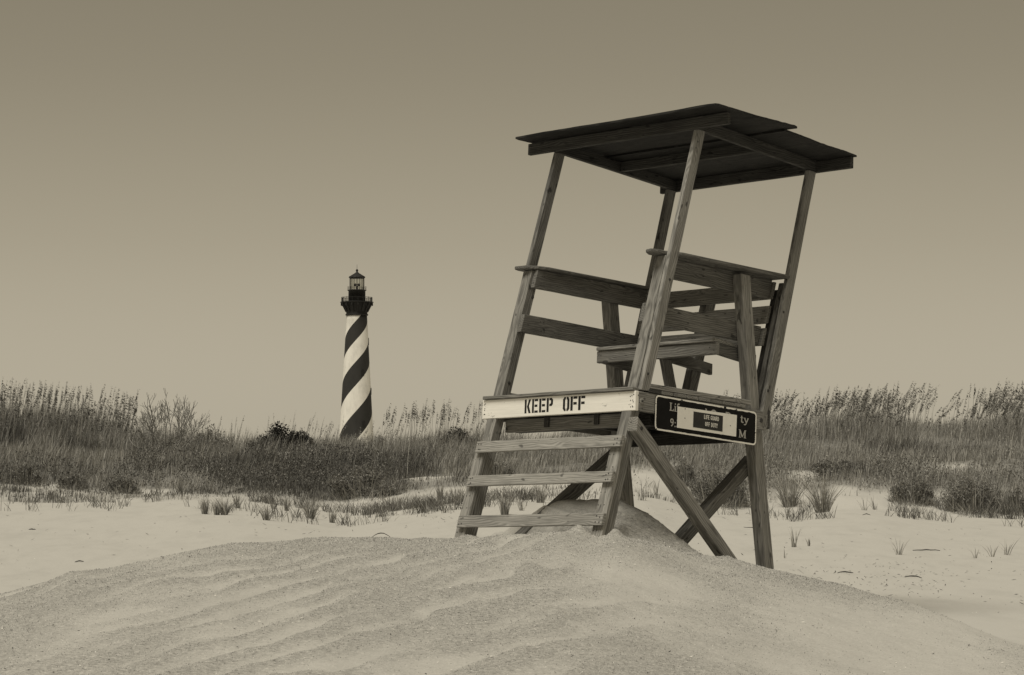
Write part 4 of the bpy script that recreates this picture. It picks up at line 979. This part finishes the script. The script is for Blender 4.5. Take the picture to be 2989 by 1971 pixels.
def litter(name, N, pmin, pmax, ymin, ymax, label, dens, mat, s0, s1, d0=18.6, up=.5):
    V, Q = [], []; cnt = 0
    while cnt < N:
        px = random.uniform(pmin, pmax)*K; py = random.uniform(ymin, ymax)*K
        if random.random() > dens(px/K, py/K): cnt += .02; continue
        c = drop_on(px, py, d0, 48, .08)
        cnt += 1
        if c is None: continue
        L = random.uniform(s0, s1); a = random.uniform(0, 6.28); e = random.uniform(-.02, up)
        dv = Vector((math.cos(a), math.sin(a), e))*L; sv = Vector((-math.sin(a), math.cos(a), .3))*max(L*.10, .004); c = c+Vector((0, 0, .003))
        k_ = len(V); V += [c, c+dv*.5+sv, c+dv, c+dv*.5-sv, c+dv*.5+Vector((0, 0, L*.06))]; Q += [(k_, k_+1, k_+4), (k_+1, k_+2, k_+4), (k_+2, k_+3, k_+4), (k_+3, k_, k_+4)]
    o = mesh_obj(name, V, Q, mat); tag(o, label, 'beach litter', kind='stuff')
litter('beach_litter', 330, 1790, 2378, 1225, 1420, 'scattered dry stems and scraps on the sand right of the chair', lambda a, b: .15+.85*math.exp(-((b-1335)/32)**2)*math.exp(-((a-2020)/210)**2), M_WRACK, .012, .06)
litter('beach_litter', 150, 590, 1060, 1165, 1245, 'dark scraps on the sand below the lighthouse', lambda a, b: .2+.8*math.exp(-((b-1195)/20)**2), M_WRACK, .02, .08)
litter('beach_litter', 90, 0, 620, 1165, 1330, 'sparse scraps on the left beach', lambda a, b: .6, M_TWIG, .02, .08)
litter('beach_litter', 60, 0, 300, 1135, 1170, 'dark clumps of wrack at the foot of the left dune', lambda a, b: .8, M_WRACK, .04, .12)
litter('beach_litter', 60, 1500, 1790, 1150, 1300, 'scraps on the sand seen under the chair', lambda a, b: .6, M_WRACK, .02, .08, 19.5)
litter('shell_fragments', 110, 0, 2378, 1290, 1568, 'white shell fragments on the sand mound', lambda a, b: .8, M_SIGNW, .008, .022, 8., .3)
litter('pebbles', 150, 0, 2378, 1290, 1568, 'small dark pebbles on the sand mound', lambda a, b: .8, M_WRACK, .008, .022, 8., .5)

# coarse shell hash: low three-sided grains scattered over the mound where the sand is coarse
N = 330000
y = 9.2+8.6*rng.random(N)**.9; p = rng.uniform(-60, 3050, N); x = (p-CX)/F*y
cr = np.interp(p, CRP, CRD); _, co = ripple(x, y)
kp = (y < cr+.35) & (rng.random(N) < np.clip(co*1.5-.22, .03, 1)); x, y = x[kp], y[kp]; N = len(x); z = height(x, y)
r = (.0018+.0030*rng.random(N)**3)*(y/13); a = rng.uniform(0, 6.28, N); hh = r*rng.uniform(.5, 1.5, N)
V = np.zeros((N, 4, 3))
for i in range(3):
    V[:, i] = np.stack([x+np.cos(a+i*2.1)*r*rng.uniform(.7, 1.2, N), y+np.sin(a+i*2.1)*r*rng.uniform(.7, 1.2, N), z-.001], 1)
V[:, 3] = np.stack([x+r*.2*np.cos(a), y+r*.2*np.sin(a), z+hh], 1)
T = np.arange(N)[:, None, None]*4+np.array([[[0, 1, 3], [1, 2, 3], [2, 0, 3]]])
M_HASH = NT('shell_hash'); g_ = M_HASH.n('ShaderNodeNewGeometry')
M_HASH.l(M_HASH.ramp(g_.outputs['Random Per Island'], [(0, sep(.09)), (.35, sep(.22)), (.75, sep(.44)), (.985, sep(.54)), (1, sep(.80))]), M_HASH.b.inputs['Base Color']); M_HASH.b.inputs['Roughness'].default_value = .8
link('shell_hash', quick_mesh('shell_hash', V.reshape(-1, 3), np.zeros((0, 4), int), T.reshape(-1, 3), M_HASH.m), label='coarse grains and shell hash on the sand mound', cat='coarse sand', kind='stuff')
